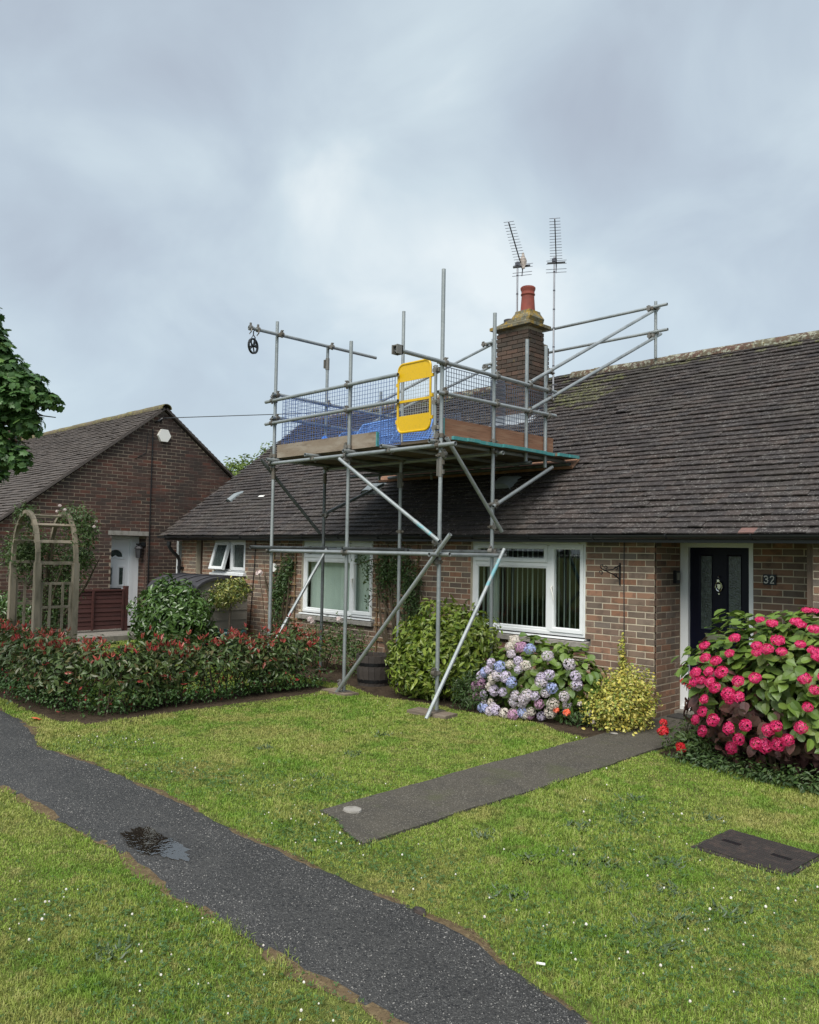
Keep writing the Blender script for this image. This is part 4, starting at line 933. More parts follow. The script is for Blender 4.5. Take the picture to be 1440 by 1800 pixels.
# ------------------------------------------------------------------ scaffold
scaf = thing('scaffold', 'grey tube scaffold tower with railed platform around the chimney side of roof', 'scaffold', (-8, 7.3, 0))
TR = 0.02415
def coupler_mesh():
    mb = MB()
    mb.lathe([(0.0245, -.024), (0.0335, -.024), (0.0335, .024), (0.0245, .024)], (0, 0, 0), 10)
    mb.lathe([(0.0245, -.024), (0.0335, -.024), (0.0335, .024), (0.0245, .024)], (0, 0.055, 0), 10, axis=(1, 0, 0))
    mb.box((-.025, .022, -.025), (.025, .034, .025)).box((.028, -.012, -.014), (.060, .012, .014)).box((-.052, -.010, -.012), (-.028, .012, .012))
    mb.tube((.048, -.035, 0), (.048, .03, 0), .009, 6).box((-.014, .043, .028), (.014, .067, .060)).tube((0, .025, .048), (0, .09, .048), .009, 6).box((-.014, .045, -.05), (.014, .065, -.03))
    return mb.mesh('coupler', m_coup)
CM = coupler_mesh()
def coupler(p, ang=0.0, tilt=0.0):
    put('coupler', CM, p, scaf, rot=Matrix.Rotation(math.radians(ang), 4, 'Z') @ Matrix.Rotation(math.radians(tilt), 4, 'Y'))
def tube(nm, p, q, mt=None, r=TR):
    return part(nm, MB().pipe(p, q, r), mt or m_galv, scaf)
XA, XB, XC = -9.69, -8.02, -6.38
YF, YB = 6.82, 7.77
# standards
STD = [(XA, YF, 5.17), (XB, YF, 4.59), (XC, YF, 5.16), (XA+.0, YB, 4.99), (XB, YB, 5.20), (XC, YB, 4.85)]
for i, (x, y, zt) in enumerate(STD):
    nm = 'standard'
    if i in (0, 3):
        tube(nm, (x, y, 0.05), (x, y, 2.95), m_galv if i == 0 else m_galv_dk); tube(nm, (x, y, 2.951), (x, y, zt))
        part('joint_sleeve', MB().pipe((x, y, 2.86), (x, y, 3.02), 0.031), m_coup, scaf)
    else:
        tube(nm, (x, y, 0.05), (x, y, zt))
        if i in (2, 4): part('joint_sleeve', MB().pipe((x, y, 2.72), (x, y, 2.94), 0.030).box((x-.045, y-.02, 2.73), (x-.028, y+.02, 2.93)).box((x+.028, y-.012, 2.75), (x+.05, y+.012, 2.80)).box((x+.028, y-.012, 2.86), (x+.05, y+.012, 2.91)), m_coup, scaf)
    part('base_plate', MB().box((x-.075, y-.075, .040), (x+.075, y+.075, .047)).tube((x, y, .046), (x, y, .10), .018, 8), m_coup, scaf)
# short standards on the roof either side of the chimney
for (x, y, zt) in ((XC, 8.44, 4.65), (XC, 8.86, 4.64), (XA, 8.9, 4.45), (XA+0.8, 9.3, 4.40)):
    zb = max(3.0, EAVE_Z+(y-EAVE_Y)*TP+.06)
    tube('standard', (x, y, zb), (x, y, zt))
# mid-height ledgers and transoms, about 1.85 m
zl = 1.825
tube('ledger', (-9.72, YF-.050, zl), (-7.99, YF-.050, zl)); tube('ledger', (-7.985, YF-.050, zl), (-6.17, YF-.050, zl))
part('joint_sleeve', MB().pipe((-8.04, YF-.050, zl), (-7.93, YF-.050, zl), 0.031), m_coup, scaf)
tube('ledger', (-9.85, YB+.050, zl+.03), (-7.90, YB+.050, zl+.03), m_galv_dk); tube('ledger', (-8.15, YB+.104, zl+.035), (-6.25, YB+.104, zl+.035), m_galv_dk)
tube('transom', (XC+.050, 6.60, zl-.005), (XC+.050, 7.97, zl-.005)); tube('transom', (XA+.050, 6.42, zl+.045), (XA+.050, 7.98, zl+.045), m_galv_dk)
tube('transom', (XB+.050, 6.70, zl+.045), (XB+.050, 7.95, zl+.045), m_galv_dk)
# platform level ledgers and transoms, 3.08 m
zp = 3.080
tube('ledger', (-9.66, YF-.050, zp), (-6.11, YF-.050, zp)); tube('ledger', (-9.75, YB+.050, zp+.008), (-6.26, YB+.050, zp+.008))
tube('ledger', (-9.9, 8.42, zp-.06), (-6.28, 8.42, zp-.06), m_galv_dk); tube('ledger', (-9.9, 9.30, zp+.0), (-6.28, 9.30, zp+.0), m_galv_dk)
for x in (XA+.052, -8.72, XB+.052, -7.22, XC-.052):
    tube('transom', (x, YF-.16+random.uniform(-.03, .03), zp+.049), (x, 9.38, zp+.049), m_galv)
# boards, laid along the platform, ends painted teal
BZ = 3.155
nb_ = 11
for k in range(nb_):
    y0 = 6.905+k*0.226
    xl, xr = -9.78+random.uniform(-.05, .05), -6.25+random.uniform(-.025, .025)+(0.04 if k > 8 else 0)
    mb = MB(); mb.box((xl+.04, y0, BZ), (xr-.035, y0+.219, BZ+.038), 0).box((xr-.0348, y0-.001, BZ-.001), (xr, y0+.220, BZ+.039), 1).box((xl, y0-.001, BZ-.001), (xl+.0398, y0+.220, BZ+.039), 1)
    part('platform_board', mb, [m_board, m_teal], scaf)
def tboard(p, q, h, mt, endm=None, up=(0, 0, 1)):
    return part('toe_board', MB().bar(p, q, 0.038, h, up), mt, scaf)
tboard((-9.66, 6.868, BZ+.012+.094), (-7.535, 6.868, BZ+.012+.094), 0.19, m_toe_f)
part('toe_board_end', MB().box((-7.533, 6.848, BZ+.014), (-7.515, 6.888, BZ+.198)), m_teal, scaf)
tboard((XC-.048, 6.91, BZ+.039+.113), (XC-.048, 9.08, BZ+.039+.113), 0.225, m_toe_r)
part('toe_board_end', MB().box((XC-.07, 6.885, BZ+.04), (XC-.026, 6.908, BZ+.264)), m_teal, scaf)
tboard((XA+.048, 6.95, BZ+.039+.10), (XA+.048, 8.75, BZ+.039+.10), 0.20, m_toe_f)
# guard rails
zu, zm = 4.045, 3.695
tube('guard_rail', (-9.86, YF-.050, 3.995), (-7.07, YF-.050, 4.005)); tube('guard_rail', (-9.85, YF-.050, 3.668), (-7.06, YF-.050, 3.678))
tube('guard_rail', (XC+.050, 6.03, zu+.005), (XC+.050, 9.02, zu-.012)); tube('guard_rail', (XC+.050, 6.70, zm-.012), (XC+.050, 9.02, zm+.015))
tube('guard_rail', (XA+.050, 6.74, 4.09), (XA+.050, 9.16, 4.05), m_galv); tube('guard_rail', (XA+.050, 6.74, 3.75), (XA+.050, 9.0, 3.72))
tube('pulley_tube', (XA+.050, 6.30, 4.965), (XA+.050, 8.73, 4.975))
# sloping handrails that follow the roof to the ridge, and the rails behind the chimney
for xx, s_ in ((XC-.0, 1), (XA-.0, -1)):
    y0_ = 8.44 if s_ > 0 else 8.80
    ym = y0_ - 0.03
    tube('sloping_rail', (xx+s_*.055, ym, 4.06 if s_ > 0 else 4.21), (xx+s_*.055, 11.84, 5.835)); tube('sloping_rail', (xx+s_*.055, ym, 3.70 if s_ > 0 else 3.93), (xx+s_*.055, 11.90, 5.42 if s_ > 0 else 5.44))
tube('ridge_rail', (-9.82, 11.62, 5.79), (-6.07, 11.62, 5.79)); tube('ridge_rail', (-9.80, 11.66, 5.40), (-6.08, 11.66, 5.40))
tube('standard', (-6.31, 11.70, 4.99), (-6.31, 11.70, 5.90)); tube('standard', (-9.65, 11.70, 4.99), (-9.65, 11.70, 5.88))
# braces
tube('brace', (-6.118, YF-.105, 2.05), (-8.04, YF-.105, 0.03), m_galv)
tube('brace', (XC+.105, 7.88, 1.90), (XC+.105, 6.54, 0.0))
tube('brace', (XA+.105, 7.75, 1.86), (XA+.105, 6.72, 0.36))
tube('brace', (-8.085, YF-.105, 3.035), (-6.285, YF-.105, 1.970))
tube('brace', (XC+.105, 6.80, 3.16), (XC+.105, 7.83, 2.115))
tube('brace', (XC+.052, 8.95, 3.01), (XC+.052, 7.72, 2.417))
tube('brace', (XA-.052, 6.64, 3.13), (XA-.052, 7.74, 2.10), m_galv_dk)
tube('brace', (XA+.052, 7.75, 2.40), (XA+.052, 8.95, 2.93), m_galv)
# old paint bands on two braces
def band(p, q, t0, t1):
    p, q = np.array(p), np.array(q); part('paint_band', MB().tube(p+(q-p)*t0, p+(q-p)*t1, TR+.0006, 12, caps=False), m_band, scaf)
band((XC+.105, 7.88, 1.90), (XC+.105, 6.54, 0.0), .07, .24); band((-8.085, YF-.105, 3.035), (-6.285, YF-.105, 1.970), .78, .93)
# couplers at the crossings
for x in (XA, XB, XC):
    for z in (zl, zp): coupler((x, YF, z), 180); coupler((x, YB, z+.02), 0)
    coupler((x, YF, 3.20), 90); coupler((x, YB, 3.24), 90)
for x in (XA, XB):
    for z in (4.0, 3.672): coupler((x, YF, z), 180)
for (x, sgn) in ((XC, -90), (XA, -90)):
    for y in (YF, YB, 8.44, 8.86):
        if x == XA and y > 8: continue
        for z in ((zu, zm) if x == XC else (4.08, 3.745)): coupler((x, y, z-.0), sgn)
coupler((XC, YF, zl-.09), 180); coupler((XC, YF, zl+.14), 160); coupler((XC, YF, 0.47), 180); coupler((XC, YF, 2.98), -90, 20); coupler((XB, YF, 0.14), 180, 30); coupler((XB, YF, 3.02), 180, 20)
coupler((XC, YB, 2.45), -90); coupler((XC, YB, 2.17), -90); coupler((XC, YB, zl+.05), 200); coupler((XA, YB, 2.38), -90); coupler((XA, YF, 3.00), 90); coupler((XB, YB, 2.12), 30)
coupler((XA+.05, YF+.01, 4.965), -90); coupler((XA+.05, YB, 4.965), -90)
for y, z in ((11.55, 5.72), (11.58, 5.29)): coupler((XC+.05, y+.06, z+.05), 90); coupler((XA-.06, y+.06, z+.06), 90)
for z in (5.79, 5.40): coupler((-6.31, 11.68, z), 0); coupler((-9.65, 11.68, z), 0)
coupler((XC+.05, 8.90, 4.30), 90, 30); coupler((XC+.05, 8.90, 3.93), 90, 30)
for x in (-8.72, -7.22): coupler((x, YF-.05, zp+.01), 0)
part('joint_sleeve', MB().pipe((XA, YB, 4.62), (XA, YB, 4.80), 0.031).box((XA-.06, YB-.03, 4.65), (XA-.03, YB+.03, 4.78)), m_coup, scaf)
part('rail_end_clamp', MB().box((XC+.005, 6.00, zu-.045), (XC+.020, 6.09, zu+.055)).box((XC+.080, 6.00, zu-.045), (XC+.095, 6.09, zu+.055)).box((XC+.005, 6.075, zu-.045), (XC+.095, 6.09, zu+.055)).box((XC+.02, 6.01, zu+.04), (XC+.08, 6.075, zu+.055)), m_coup, scaf)
# pulley wheel on the tube end
gw = thing('gin_wheel', 'black pulley wheel hanging from the high tube end at left of scaffold', 'pulley', (XA+.05, 6.37, 4.9))
gx, gy, gz = XA+.05, 6.38, 4.715
A_ = unit((0.93, 0.36, 0))       # wheel axle
mb = MB()
V = []; n = 26
a_, b_, _d = frame(A_)
for r_, o_ in ((0.108, -.016), (0.088, -.008), (0.088, .008), (0.108, .016), (0.112, .016), (0.112, -.016)):
    for i in range(n):
        t_ = 2*math.pi*i/n; V.append(np.array([gx, gy, gz])+(a_*math.cos(t_)+b_*math.sin(t_))*r_+A_*o_)
F = [(k*n+i, ((k+1) % 6)*n+i, ((k+1) % 6)*n+(i+1) % n, k*n+(i+1) % n) for k in range(6) for i in range(n)]
mb.add(np.array(V), np.array(F))
for k in range(5):
    t_ = k*2*math.pi/5; e = np.array([gx, gy, gz])+(a_*math.cos(t_)+b_*math.sin(t_))*0.092; mb.bar((gx, gy, gz), e, 0.02, 0.010, A_)
part('wheel', mb, m_black, gw)
mb = MB(); c0 = np.array([gx, gy, gz])
for s_ in (-1, 1): mb.path([c0+A_*.03*s_, c0+A_*.03*s_+np.array([0, 0, .12]), c0+np.array([0, 0, .16])], 0.009, 6)
mb.tube(c0-A_*.045, c0+A_*.045, 0.012, 8).path([c0+np.array([0, 0, .155]), c0+np.array([0, .0, .21]), c0+np.array([0, .025, .235]), c0+np.array([0, .0, .275])], 0.009, 6)
part('hook_frame', mb, m_black, gw)
mb = MB()
for s_ in (-.05, .075): mb.lathe([(.026, -.02), (.040, -.02), (.040, .02), (.026, .02)], (gx, gy+s_, 4.966), 10, axis=(0, 1, 0)).box((gx-.012, gy+s_-.012, 5.0), (gx+.012, gy+s_+.012, 5.04)).path([(gx+.03, gy+s_, 4.95), (gx+.05, gy+s_-.02, 4.90), (gx+.02, gy+s_-.03, 4.87)], .010, 5)
part('clamp', mb, m_coup, gw)
# wire mesh guards
def wiremesh(o, u, v, nu, nv, r, mt, parent, name='mesh_guard', rim=True):
    """flat grid of wires from corner o along u and v"""
    o, u, v = [np.asarray(q, float) for q in (o, u, v)]; mb = MB(); w_ = unit(np.cross(u, v))
    for i in range(nu+1):
        p = o+u*i/nu; k = 1.6 if rim and i in (0, nu) else 1; mb.bar(p, p+v, r*2*k, r*2*k, w_)
    for j in range(nv+1):
        p = o+v*j/nv+w_*r*1.5; k = 1.6 if rim and j in (0, nv) else 1; mb.bar(p, p+u, r*2*k, r*2*k, w_)
    return part(name, mb, mt, parent)
wiremesh((-9.62, 6.905, 3.19), (2.36, 0, 0), (0, 0, 0.84), 46, 16, 0.0021, m_mesh_b, scaf)
wiremesh((-7.50, 6.90, 3.17), (0.36, 0, 0), (0, 0, 0.40), 8, 8, 0.0026, m_mesh_b, scaf)
wiremesh((XC-.075, 6.97, 3.24), (0, 1.10, 0), (0, 0, 0.80), 24, 15, 0.0026, m_mesh_g, scaf); wiremesh((XC-.078, 7.82, 3.24), (0, 1.16, 0), (0, 0, 0.78), 25, 15, 0.0026, m_mesh_g, scaf)
wiremesh((XA+.080, 6.95, 3.24), (0, 2.0, 0), (0, 0, 0.80), 36, 14, 0.0020, m_mesh_b, scaf)
wiremesh((-9.5, 9.36, 3.25), (1.1, 0, 0), (0, 0.05, 0.78), 22, 14, 0.0026, m_mesh_g, scaf)
# yellow gate
gt = part('ladder_gate', MB(), m_yellow, scaf) if False else None
gx0, gx1, gz0_, gz1_ = -7.10, -6.555, 3.29, 4.125
gyy = YF-.01
def rrect(x0, x1, z0, z1, r, n=6):
    P = []
    for cx_, cz_, a0 in ((x1-r, z0+r, -90), (x1-r, z1-r, 0), (x0+r, z1-r, 90), (x0+r, z0+r, 180)):
        for i in range(n+1): a = math.radians(a0+90*i/n); P.append((cx_+r*math.cos(a), cz_+r*math.sin(a)))
    return P
mb = MB(); P = rrect(gx0, gx1, gz0_, gz1_, 0.085); mb.path([(x, gyy, z) for x, z in P+[P[0]]], 0.015, 8, caps=False)
gate = part('ladder_gate', mb, m_yellow, scaf); gate['label'] = 'yellow ladder access gate'
def plate(pts, y, t, nm): part(nm, MB().prism([(x, y-t/2, z) for x, z in pts], (0, t, 0)), m_yellow, gate)
up_ = [(x, z) for x, z in P if z > gz1_-.086]; lo_ = [(x, z) for x, z in P if z < gz0_+.086]
plate([(gx1, gz1_-.215)]+up_+[(gx0, gz1_-.215)], gyy, 0.008, 'top_plate'); plate(lo_[::1][len(lo_)//2:]+[] if False else [(gx0, gz0_+.20)]+[p for p in sorted(lo_, key=lambda q: math.atan2(q[1]-(gz0_+.3), q[0]-(gx0+gx1)/2)) ]+[(gx1, gz0_+.20)], gyy, 0.008, 'bottom_plate')
part('middle_bar', MB().bar((gx0, gyy, 3.665), (gx1, gyy, 3.665), 0.03, 0.030), m_yellow, gate)
wiremesh((gx0+.01, gyy+.01, gz0_+.19), (gx1-gx0-.02, 0, 0), (0, 0, .44), 13, 10, 0.0017, m_mesh_s, gate, 'gate_mesh', False)
mb = MB()
for z in (3.93, 3.69, 3.43): mb.box((gx1+.0, gyy-.012, z-.02), (gx1+.045, gyy+.012, z+.02))
mb.box((gx0-.03, gyy-.012, 3.86), (gx0, gyy+.012, 3.90)).box((gx0-.03, gyy-.012, 3.40), (gx0, gyy+.012, 3.45))
part('gate_hinge', mb, m_yellow, gate)
part('gate_post', MB().pipe((-6.475, YF-.005, 3.18), (-6.475, YF-.005, 4.03), 0.018), m_teal if False else m_galv, gate)
for z in (3.98, 3.60, 3.30): coupler((-6.43, YF, z), 90)
# plank wedged along the roof under the platform
plk = part('roof_plank', MB().obox(on_roof(-8.2, 9.44, 0.075), (3.9, 0, 0), ES*0.225, EN*0.04), m_toe_r, None)
tag(plk, 'long pinkish plank lying along the roof tiles under the platform edge', 'plank')
# sole boards
for i, (x, y, w_, d_, ang, lab) in enumerate(((XC, YF-.08, .55, .225, 6, 'flat timber sole board under the centre corner pole and brace foot'), (XB-.05, YF-.02, .50, .225, -4, 'reddish timber sole board at the hedge end under the second pole'), (XA, YF, .45, .22, 0, None), (XC, YB, .4, .22, 0, None))):
    if lab is None: continue
    mb = MB().box((-w_/2, -d_/2, 0.0), (w_/2, d_/2, 0.038)); o = put('sole_board', mb.mesh('sole_board', m_board), (x, y, 0.003), rot=Matrix.Rotation(math.radians(ang), 4, 'Z')); tag(o, lab, 'board', 'sole boards under the scaffold poles')
# things lying on the platform
def crumple(name, c, rx, ry, h, mt, seed, nu=26, nv=18):
    r2 = np.random.default_rng(seed); V = []
    ph = r2.random(12)*6.28
    for j in range(nv+1):
        for i in range(nu):
            a = 2*math.pi*i/nu; t = j/nv
            rr = t*(1+0.12*math.sin(3*a+ph[0])+0.08*math.sin(7*a+ph[1]))
            x, y = rx*rr*math.cos(a), ry*rr*math.sin(a)
            z = h*max(0, 1-t**2.2)*(0.75+0.25*math.sin(x*9+ph[2])*math.cos(y*11+ph[3])+0.18*math.sin(x*21+y*17+ph[4]))
            V.append((c[0]+x, c[1]+y, c[2]+max(z, 0)+0.004))
    F = [(j*nu+i, j*nu+(i+1) % nu, (j+1)*nu+(i+1) % nu, (j+1)*nu+i) for j in range(nv) for i in range(nu)]
    return part(name, MB().add(V, np.array(F)), mt)
o = crumple('plastic_sheet', (-9.1, 7.22, BZ+.038), 0.34, 0.20, 0.30, m_tarp, 5); tag(o, 'bright blue crumpled plastic sheet on the platform behind the grey toe board', 'plastic sheet')
for (x, y, L, ang, lean, lab) in ((-9.2, 8.0, 1.15, 12, 48, 'blue mesh panel leaning at left in the stack on the platform'), (-8.7, 7.75, 1.1, -8, 56, 'blue mesh panel leaning in the middle of the stack on the platform'), (-8.25, 8.0, 1.1, 20, 44, 'blue mesh panel leaning rightmost in the stack on the platform'), (-8.75, 8.3, 1.25, 5, 68, 'blue mesh panel standing steepest at the back of the stack on the platform')):
    t = thing('spare_mesh_panel', lab, 'mesh panel', (x, y, BZ+.038), 'spare mesh panels stacked on the platform')
    ca, sa = math.cos(math.radians(ang)), math.sin(math.radians(ang)); cl, sl = math.cos(math.radians(lean)), math.sin(math.radians(lean))
    u = np.array([ca, sa, 0])*L; v = np.array([-sa*cl, ca*cl, sl])*0.66; o_ = np.array([x, y, BZ+.05])-u/2-v*0.25*np.array([1, 1, 0])
    wiremesh(o_, u, v, 26, 14, 0.0036, m_mesh_c, t, 'wire_grid'); 
    w_ = unit(np.cross(u, v)); mb = MB()
    for p, q in ((o_, o_+u), (o_+v, o_+u+v), (o_, o_+v), (o_+u, o_+u+v), (o_+v*.5, o_+u+v*.5)): mb.bar(p, q, .024, .024, w_)
    part('rim', mb, m_mesh_c, t)
# aerials and a dove
def aerial(lab, mast, clampz, far, near, n_el, refl):
    t = thing('tv_aerial', lab, 'aerial', mast[0])
    part('mast', MB().tube(mast[0], mast[1], 0.0165, 8), m_alu, t)
    b_ = MB()
    for z in np.arange(mast[0][2]+.25, mast[1][2]-.05, 0.32): b_.tube((mast[0][0], mast[0][1], z), (mast[0][0], mast[0][1], z+.02), .020, 8)
    part('mast_bands', b_, m_alu_dk, t)
    far, near = np.array(far), np.array(near); d_ = unit(near-far); side = unit(np.cross(d_, (0, 0, 1))); upv = np.cross(side, d_)
    boom = part('boom', MB().bar(far, near, .016, .016), m_alu_dk, t)
    L = np.linalg.norm(near-far)
    for i in range(n_el):
        p = far + d_*L*(0.16+0.83*i/(n_el-1)); h = 0.10-0.02*i/n_el
        part('element', MB().tube(p-side*h+upv*.012, p+side*h+upv*.012, .0042, 5), m_alu_dk, boom)
    p = far+d_*L*.08; part('dipole', MB().bar(p-side*.145, p+side*.145, .020, .028), m_black, boom)
    mb = MB(); q = far
    mb.bar(q+upv*.12, q-upv*.13, .014, .014, d_)
    for k in (.12, .055, -.055, -.12): mb.tube(q+upv*k-side*.165, q+upv*k+side*.165, .0046, 5)
    part('reflector', mb, m_alu_dk, boom)
    part('mast_clamp', MB().box(np.array([mast[1][0], mast[1][1], clampz])-.03, np.array([mast[1][0], mast[1][1], clampz])+.03).bar((mast[1][0], mast[1][1], clampz), far+d_*L*.12, .02, .02), m_alu_dk, t)
    return t
aerial('left tv aerial above the chimney pot with a dove perched on it', ((-8.44, 10.87, 5.70), (-8.44, 10.87, 6.86)), 6.80, (-8.20, 10.70, 6.60), (-7.78, 9.78, 7.02), 15, 2)
ta_ = aerial('right tv aerial on a long mast clear of the chimney with no bird', ((-7.87, 11.14, 4.42), (-7.87, 11.14, 6.86)), 6.80, (-7.66, 10.90, 6.58), (-7.08, 10.02, 6.95), 15, 2)
part('wall_bracket', MB().bar((-8.03, 11.10, 4.66), (-7.80, 11.15, 4.68), .02, .02).bar((-8.03, 11.10, 4.52), (-7.85, 11.14, 4.52), .02, .02).bar((-8.0, 11.10, 4.40), (-8.0, 11.10, 4.75), .02, .03), m_alu_dk, ta_)
# dove: one body lofted along its spine
dv_ = thing('dove', 'grey brown dove perched on the left aerial', 'bird', (-8.115, 10.60, 6.62))
bc = np.array([-8.115, 10.60, 6.635]); V = []; n = 12
fw = unit((-0.66, 0.75, 0)); sd = np.cross(fw, (0, 0, 1))
prof = [(-.125, -.105, .006, .022), (-.10, -.07, .010, .024), (-.06, -.015, .022, .026), (-.03, .03, .042, .040), (.0, .075, .054, .048), (.02, .115, .046, .043), (.025, .150, .028, .028), (.028, .172, .021, .021), (.036, .195, .024, .022), (.042, .215, .019, .018), (.046, .228, .006, .006)]
for k, (f_, z_, r1, r2) in enumerate(prof):
    dn = unit(np.array([fw[0], fw[1], 0])*0.75+np.array([0, 0, -0.4])) if k < 7 else unit(np.array([fw[0], fw[1], -.2]))
    for i in range(n):
        a = 2*math.pi*i/n; V.append(bc+fw*f_+np.array([0, 0, z_])+dn*r1*math.cos(a)+sd*r2*math.sin(a))
F = [(k*n+i, k*n+(i+1) % n, (k+1)*n+(i+1) % n, (k+1)*n+i) for k in range(len(prof)-1) for i in range(n)]
part('body', MB().add(V, [np.array(F), np.arange(n)[::-1][None], (np.arange(n)+n*(len(prof)-1))[None]]), m_bird, dv_, smooth=True)
h_ = bc+fw*.062+np.array([0, 0, .203]); part('beak', MB().tube(h_-fw*.008, h_+fw*.022, .006, 6, r2=.001), m_alu_dk, dv_)
part('legs', MB().tube(bc+sd*.015+np.array([0, 0, .03]), bc+sd*.015+np.array([0, 0, -.02]), .004, 5).tube(bc-sd*.015+np.array([0, 0, .03]), bc-sd*.015+np.array([0, 0, -.02]), .004, 5), m_rose, dv_)
for s_ in (-1, 1):
    mb = MB(); ww = [bc+sd*s_*.040+fw*.03+np.array([0, 0, .13]), bc+sd*s_*.055+fw*.01+np.array([0, 0, .08]), bc+sd*s_*.050-fw*.03+np.array([0, 0, .02]), bc+sd*s_*.020-fw*.10+np.array([0, 0, -.06]), bc+sd*s_*.028-fw*.06+np.array([0, 0, .03]), bc+sd*s_*.034-fw*.02+np.array([0, 0, .10])]
    part('wing', mb.prism(ww, sd*s_*.006), m_bird, dv_)

# ------------------------------------------------------------------ foliage tools
def leaf_simple(w=0.42, fold=0.10, curl=0.10):      # axis +Y length 1, normal +Z
    V = [(0, 0, 0), (w/2*0.9, .32, fold), (w/2*.8, .66, fold*.8-curl*.4), (0, 1, -curl), (-w/2*.8, .66, fold*.8-curl*.4), (-w/2*.9, .32, fold), (0, .35, 0), (0, .68, -curl*.4)]
    F = [(0, 1, 6), (0, 6, 5), (1, 2, 7), (1, 7, 6), (6, 7, 4), (6, 4, 5), (2, 3, 7), (7, 3, 4)]
    return np.array(V, float), np.array(F)
def leaf_broad():
    V = [(0, 0, 0), (.26, .12, .05), (.36, .36, .07), (.30, .66, .03), (.13, .90, -.06), (0, 1.04, -.14), (-.13, .90, -.06), (-.30, .66, .03), (-.36, .36, .07), (-.26, .12, .05), (0, .35, 0), (0, .7, -.02)]
    F = [(0, 1, 10), (1, 2, 10), (2, 11, 10), (2, 3, 11), (3, 4, 11), (4, 5, 11), (5, 6, 11), (6, 7, 11), (7, 8, 11), (8, 10, 11), (8, 9, 10), (9, 0, 10)]
    return np.array(V, float), np.array(F)
def leaf_syc():
    P = [(0, 0), (.18, -.06), (.46, .02), (.40, .20), (.62, .40), (.42, .50), (.44, .74), (.22, .66), (0, 1.02), (-.22, .66), (-.44, .74), (-.42, .50), (-.62, .40), (-.40, .20), (-.46, .02), (-.18, -.06)]
    V = [(x, y, -.14*(x*x+y*y)+.05*abs(x)) for x, y in P] + [(0, .36, 0.0)]
    n = len(P); return np.array(V, float), np.array([(i, (i+1) % n, n) for i in range(n)])
LS = leaf_simple(); LN = leaf_simple(0.30); LW = leaf_simple(0.62); LB = leaf_broad(); LY = leaf_syc()
def nrm(A): return A/np.maximum(1e-9, np.linalg.norm(A, axis=-1, keepdims=True))
def shell(ells, n, r, depth=0.30, lump=0.12, zmin=0.02, pw=1.6, lf=6.0):
    """points spread through the outer part of a set of ellipsoids (cx,cy,cz,rx,ry,rz); returns points and outward directions"""
    E_ = np.array(ells, float); a = (E_[:, 3]*E_[:, 4]+E_[:, 4]*E_[:, 5]+E_[:, 3]*E_[:, 5]); k = r.choice(len(E_), int(n*1.7), p=a/a.sum())
    d = nrm(r.normal(size=(len(k), 3))); C = E_[k, :3]; Rr = E_[k, 3:]
    ph = d*lf + C*3.1
    lum = 1+lump*(np.sin(ph[:, 0]+1.3)*np.sin(ph[:, 1]*1.13+.4)+0.7*np.sin(ph[:, 2]*1.31+ph[:, 0]*.7))
    t = (1-depth*r.random(len(k))**pw)*lum
    P = C + d*Rr*t[:, None]; N = nrm(d/Rr)
    keep = P[:, 2] > zmin
    for e in E_:
        q = ((P-e[:3])/e[3:]); ins = (q*q).sum(1) < (1-depth*1.25)**2
        keep &= ~ins
    P, N = P[keep][:n], N[keep][:n]
    return P, N
def leaf_frames(P, N, r, size, up=0.35, rnd=0.5, droop=0.3, svar=0.3, tipout=0.6):
    n = len(P); z = nrm(N*0.8 + np.array([0, 0, up]) + r.normal(size=(n, 3))*rnd)
    ax = nrm(r.normal(size=(n, 3)) + N*tipout + np.array([0, 0, -droop]))
    y = nrm(ax - z*(ax*z).sum(1, keepdims=True)); x = np.cross(y, z)
    s = size*(1-svar+2*svar*r.random(n))
    R = np.stack([x, y, z], 1)*s[:, None, None]
    return R
def leaves(name, P, N, r, leaf, size, mt, parent, kind='stuff', **kw):
    R = leaf_frames(P, N, r, size, **kw); mb = MB(); mb.many(leaf[0], leaf[1], P - R[:, 1, :]*0.5, R)
    c = P.mean(0); c[2] = P[:, 2].min()
    return put(name, mb.mesh(name, mt, False, c), c, parent, kind)
def leaf_objs(name, P, N, r, leaf, size, mt, parent, limit, **kw):
    """the leaves that show largest become objects of their own, the others one piece of stuff"""
    R = leaf_frames(P, N, r, size, **kw); O = P-R[:, 1, :]*0.5
    X_, Y_, Z_ = project(P); facing = ((EYE-P)*N).sum(1)/np.linalg.norm(EYE-P, axis=1)
    ok = (X_ > 5) & (X_ < 1435) & (Y_ > 5) & (Y_ < 1795) & (facing > 0.15)
    order = np.argsort(np.where(ok, -np.linalg.norm(R[:, 1], axis=1)/Z_*(0.4+facing), 1)); sel = order[:min(limit, int(ok.sum()))]
    me = MB().add(*leaf).mesh(name, mt)
    for i in sel: put(name, me, O[i], parent, rot=rotm(R[i]))
    ms = np.ones(len(P), bool); ms[sel] = False
    if ms.any():
        mb = MB(); mb.many(leaf[0], leaf[1], O[ms], R[ms]); c = P.mean(0); put('foliage', mb.mesh('foliage', mt, False, c), c, parent, 'stuff')
def twigs(name, base, tips, r, parent, mt=None, n=5):
    mb = MB()
    for (p, q) in zip(base, tips):
        p, q = np.array(p, float), np.array(q, float); m1 = p*.6+q*.4+np.append(r.normal(0, .03, 2), 0.0); m2 = p*.25+q*.75+r.normal(0, .03, 3)
        k = np.linalg.norm(q-p); mb.path([p, m1, m2, q], [0.012*k+.004, .010*k+.003, .007*k+.002, .002], n)
    return part(name, mb, mt or m_stem, parent, 'stuff')
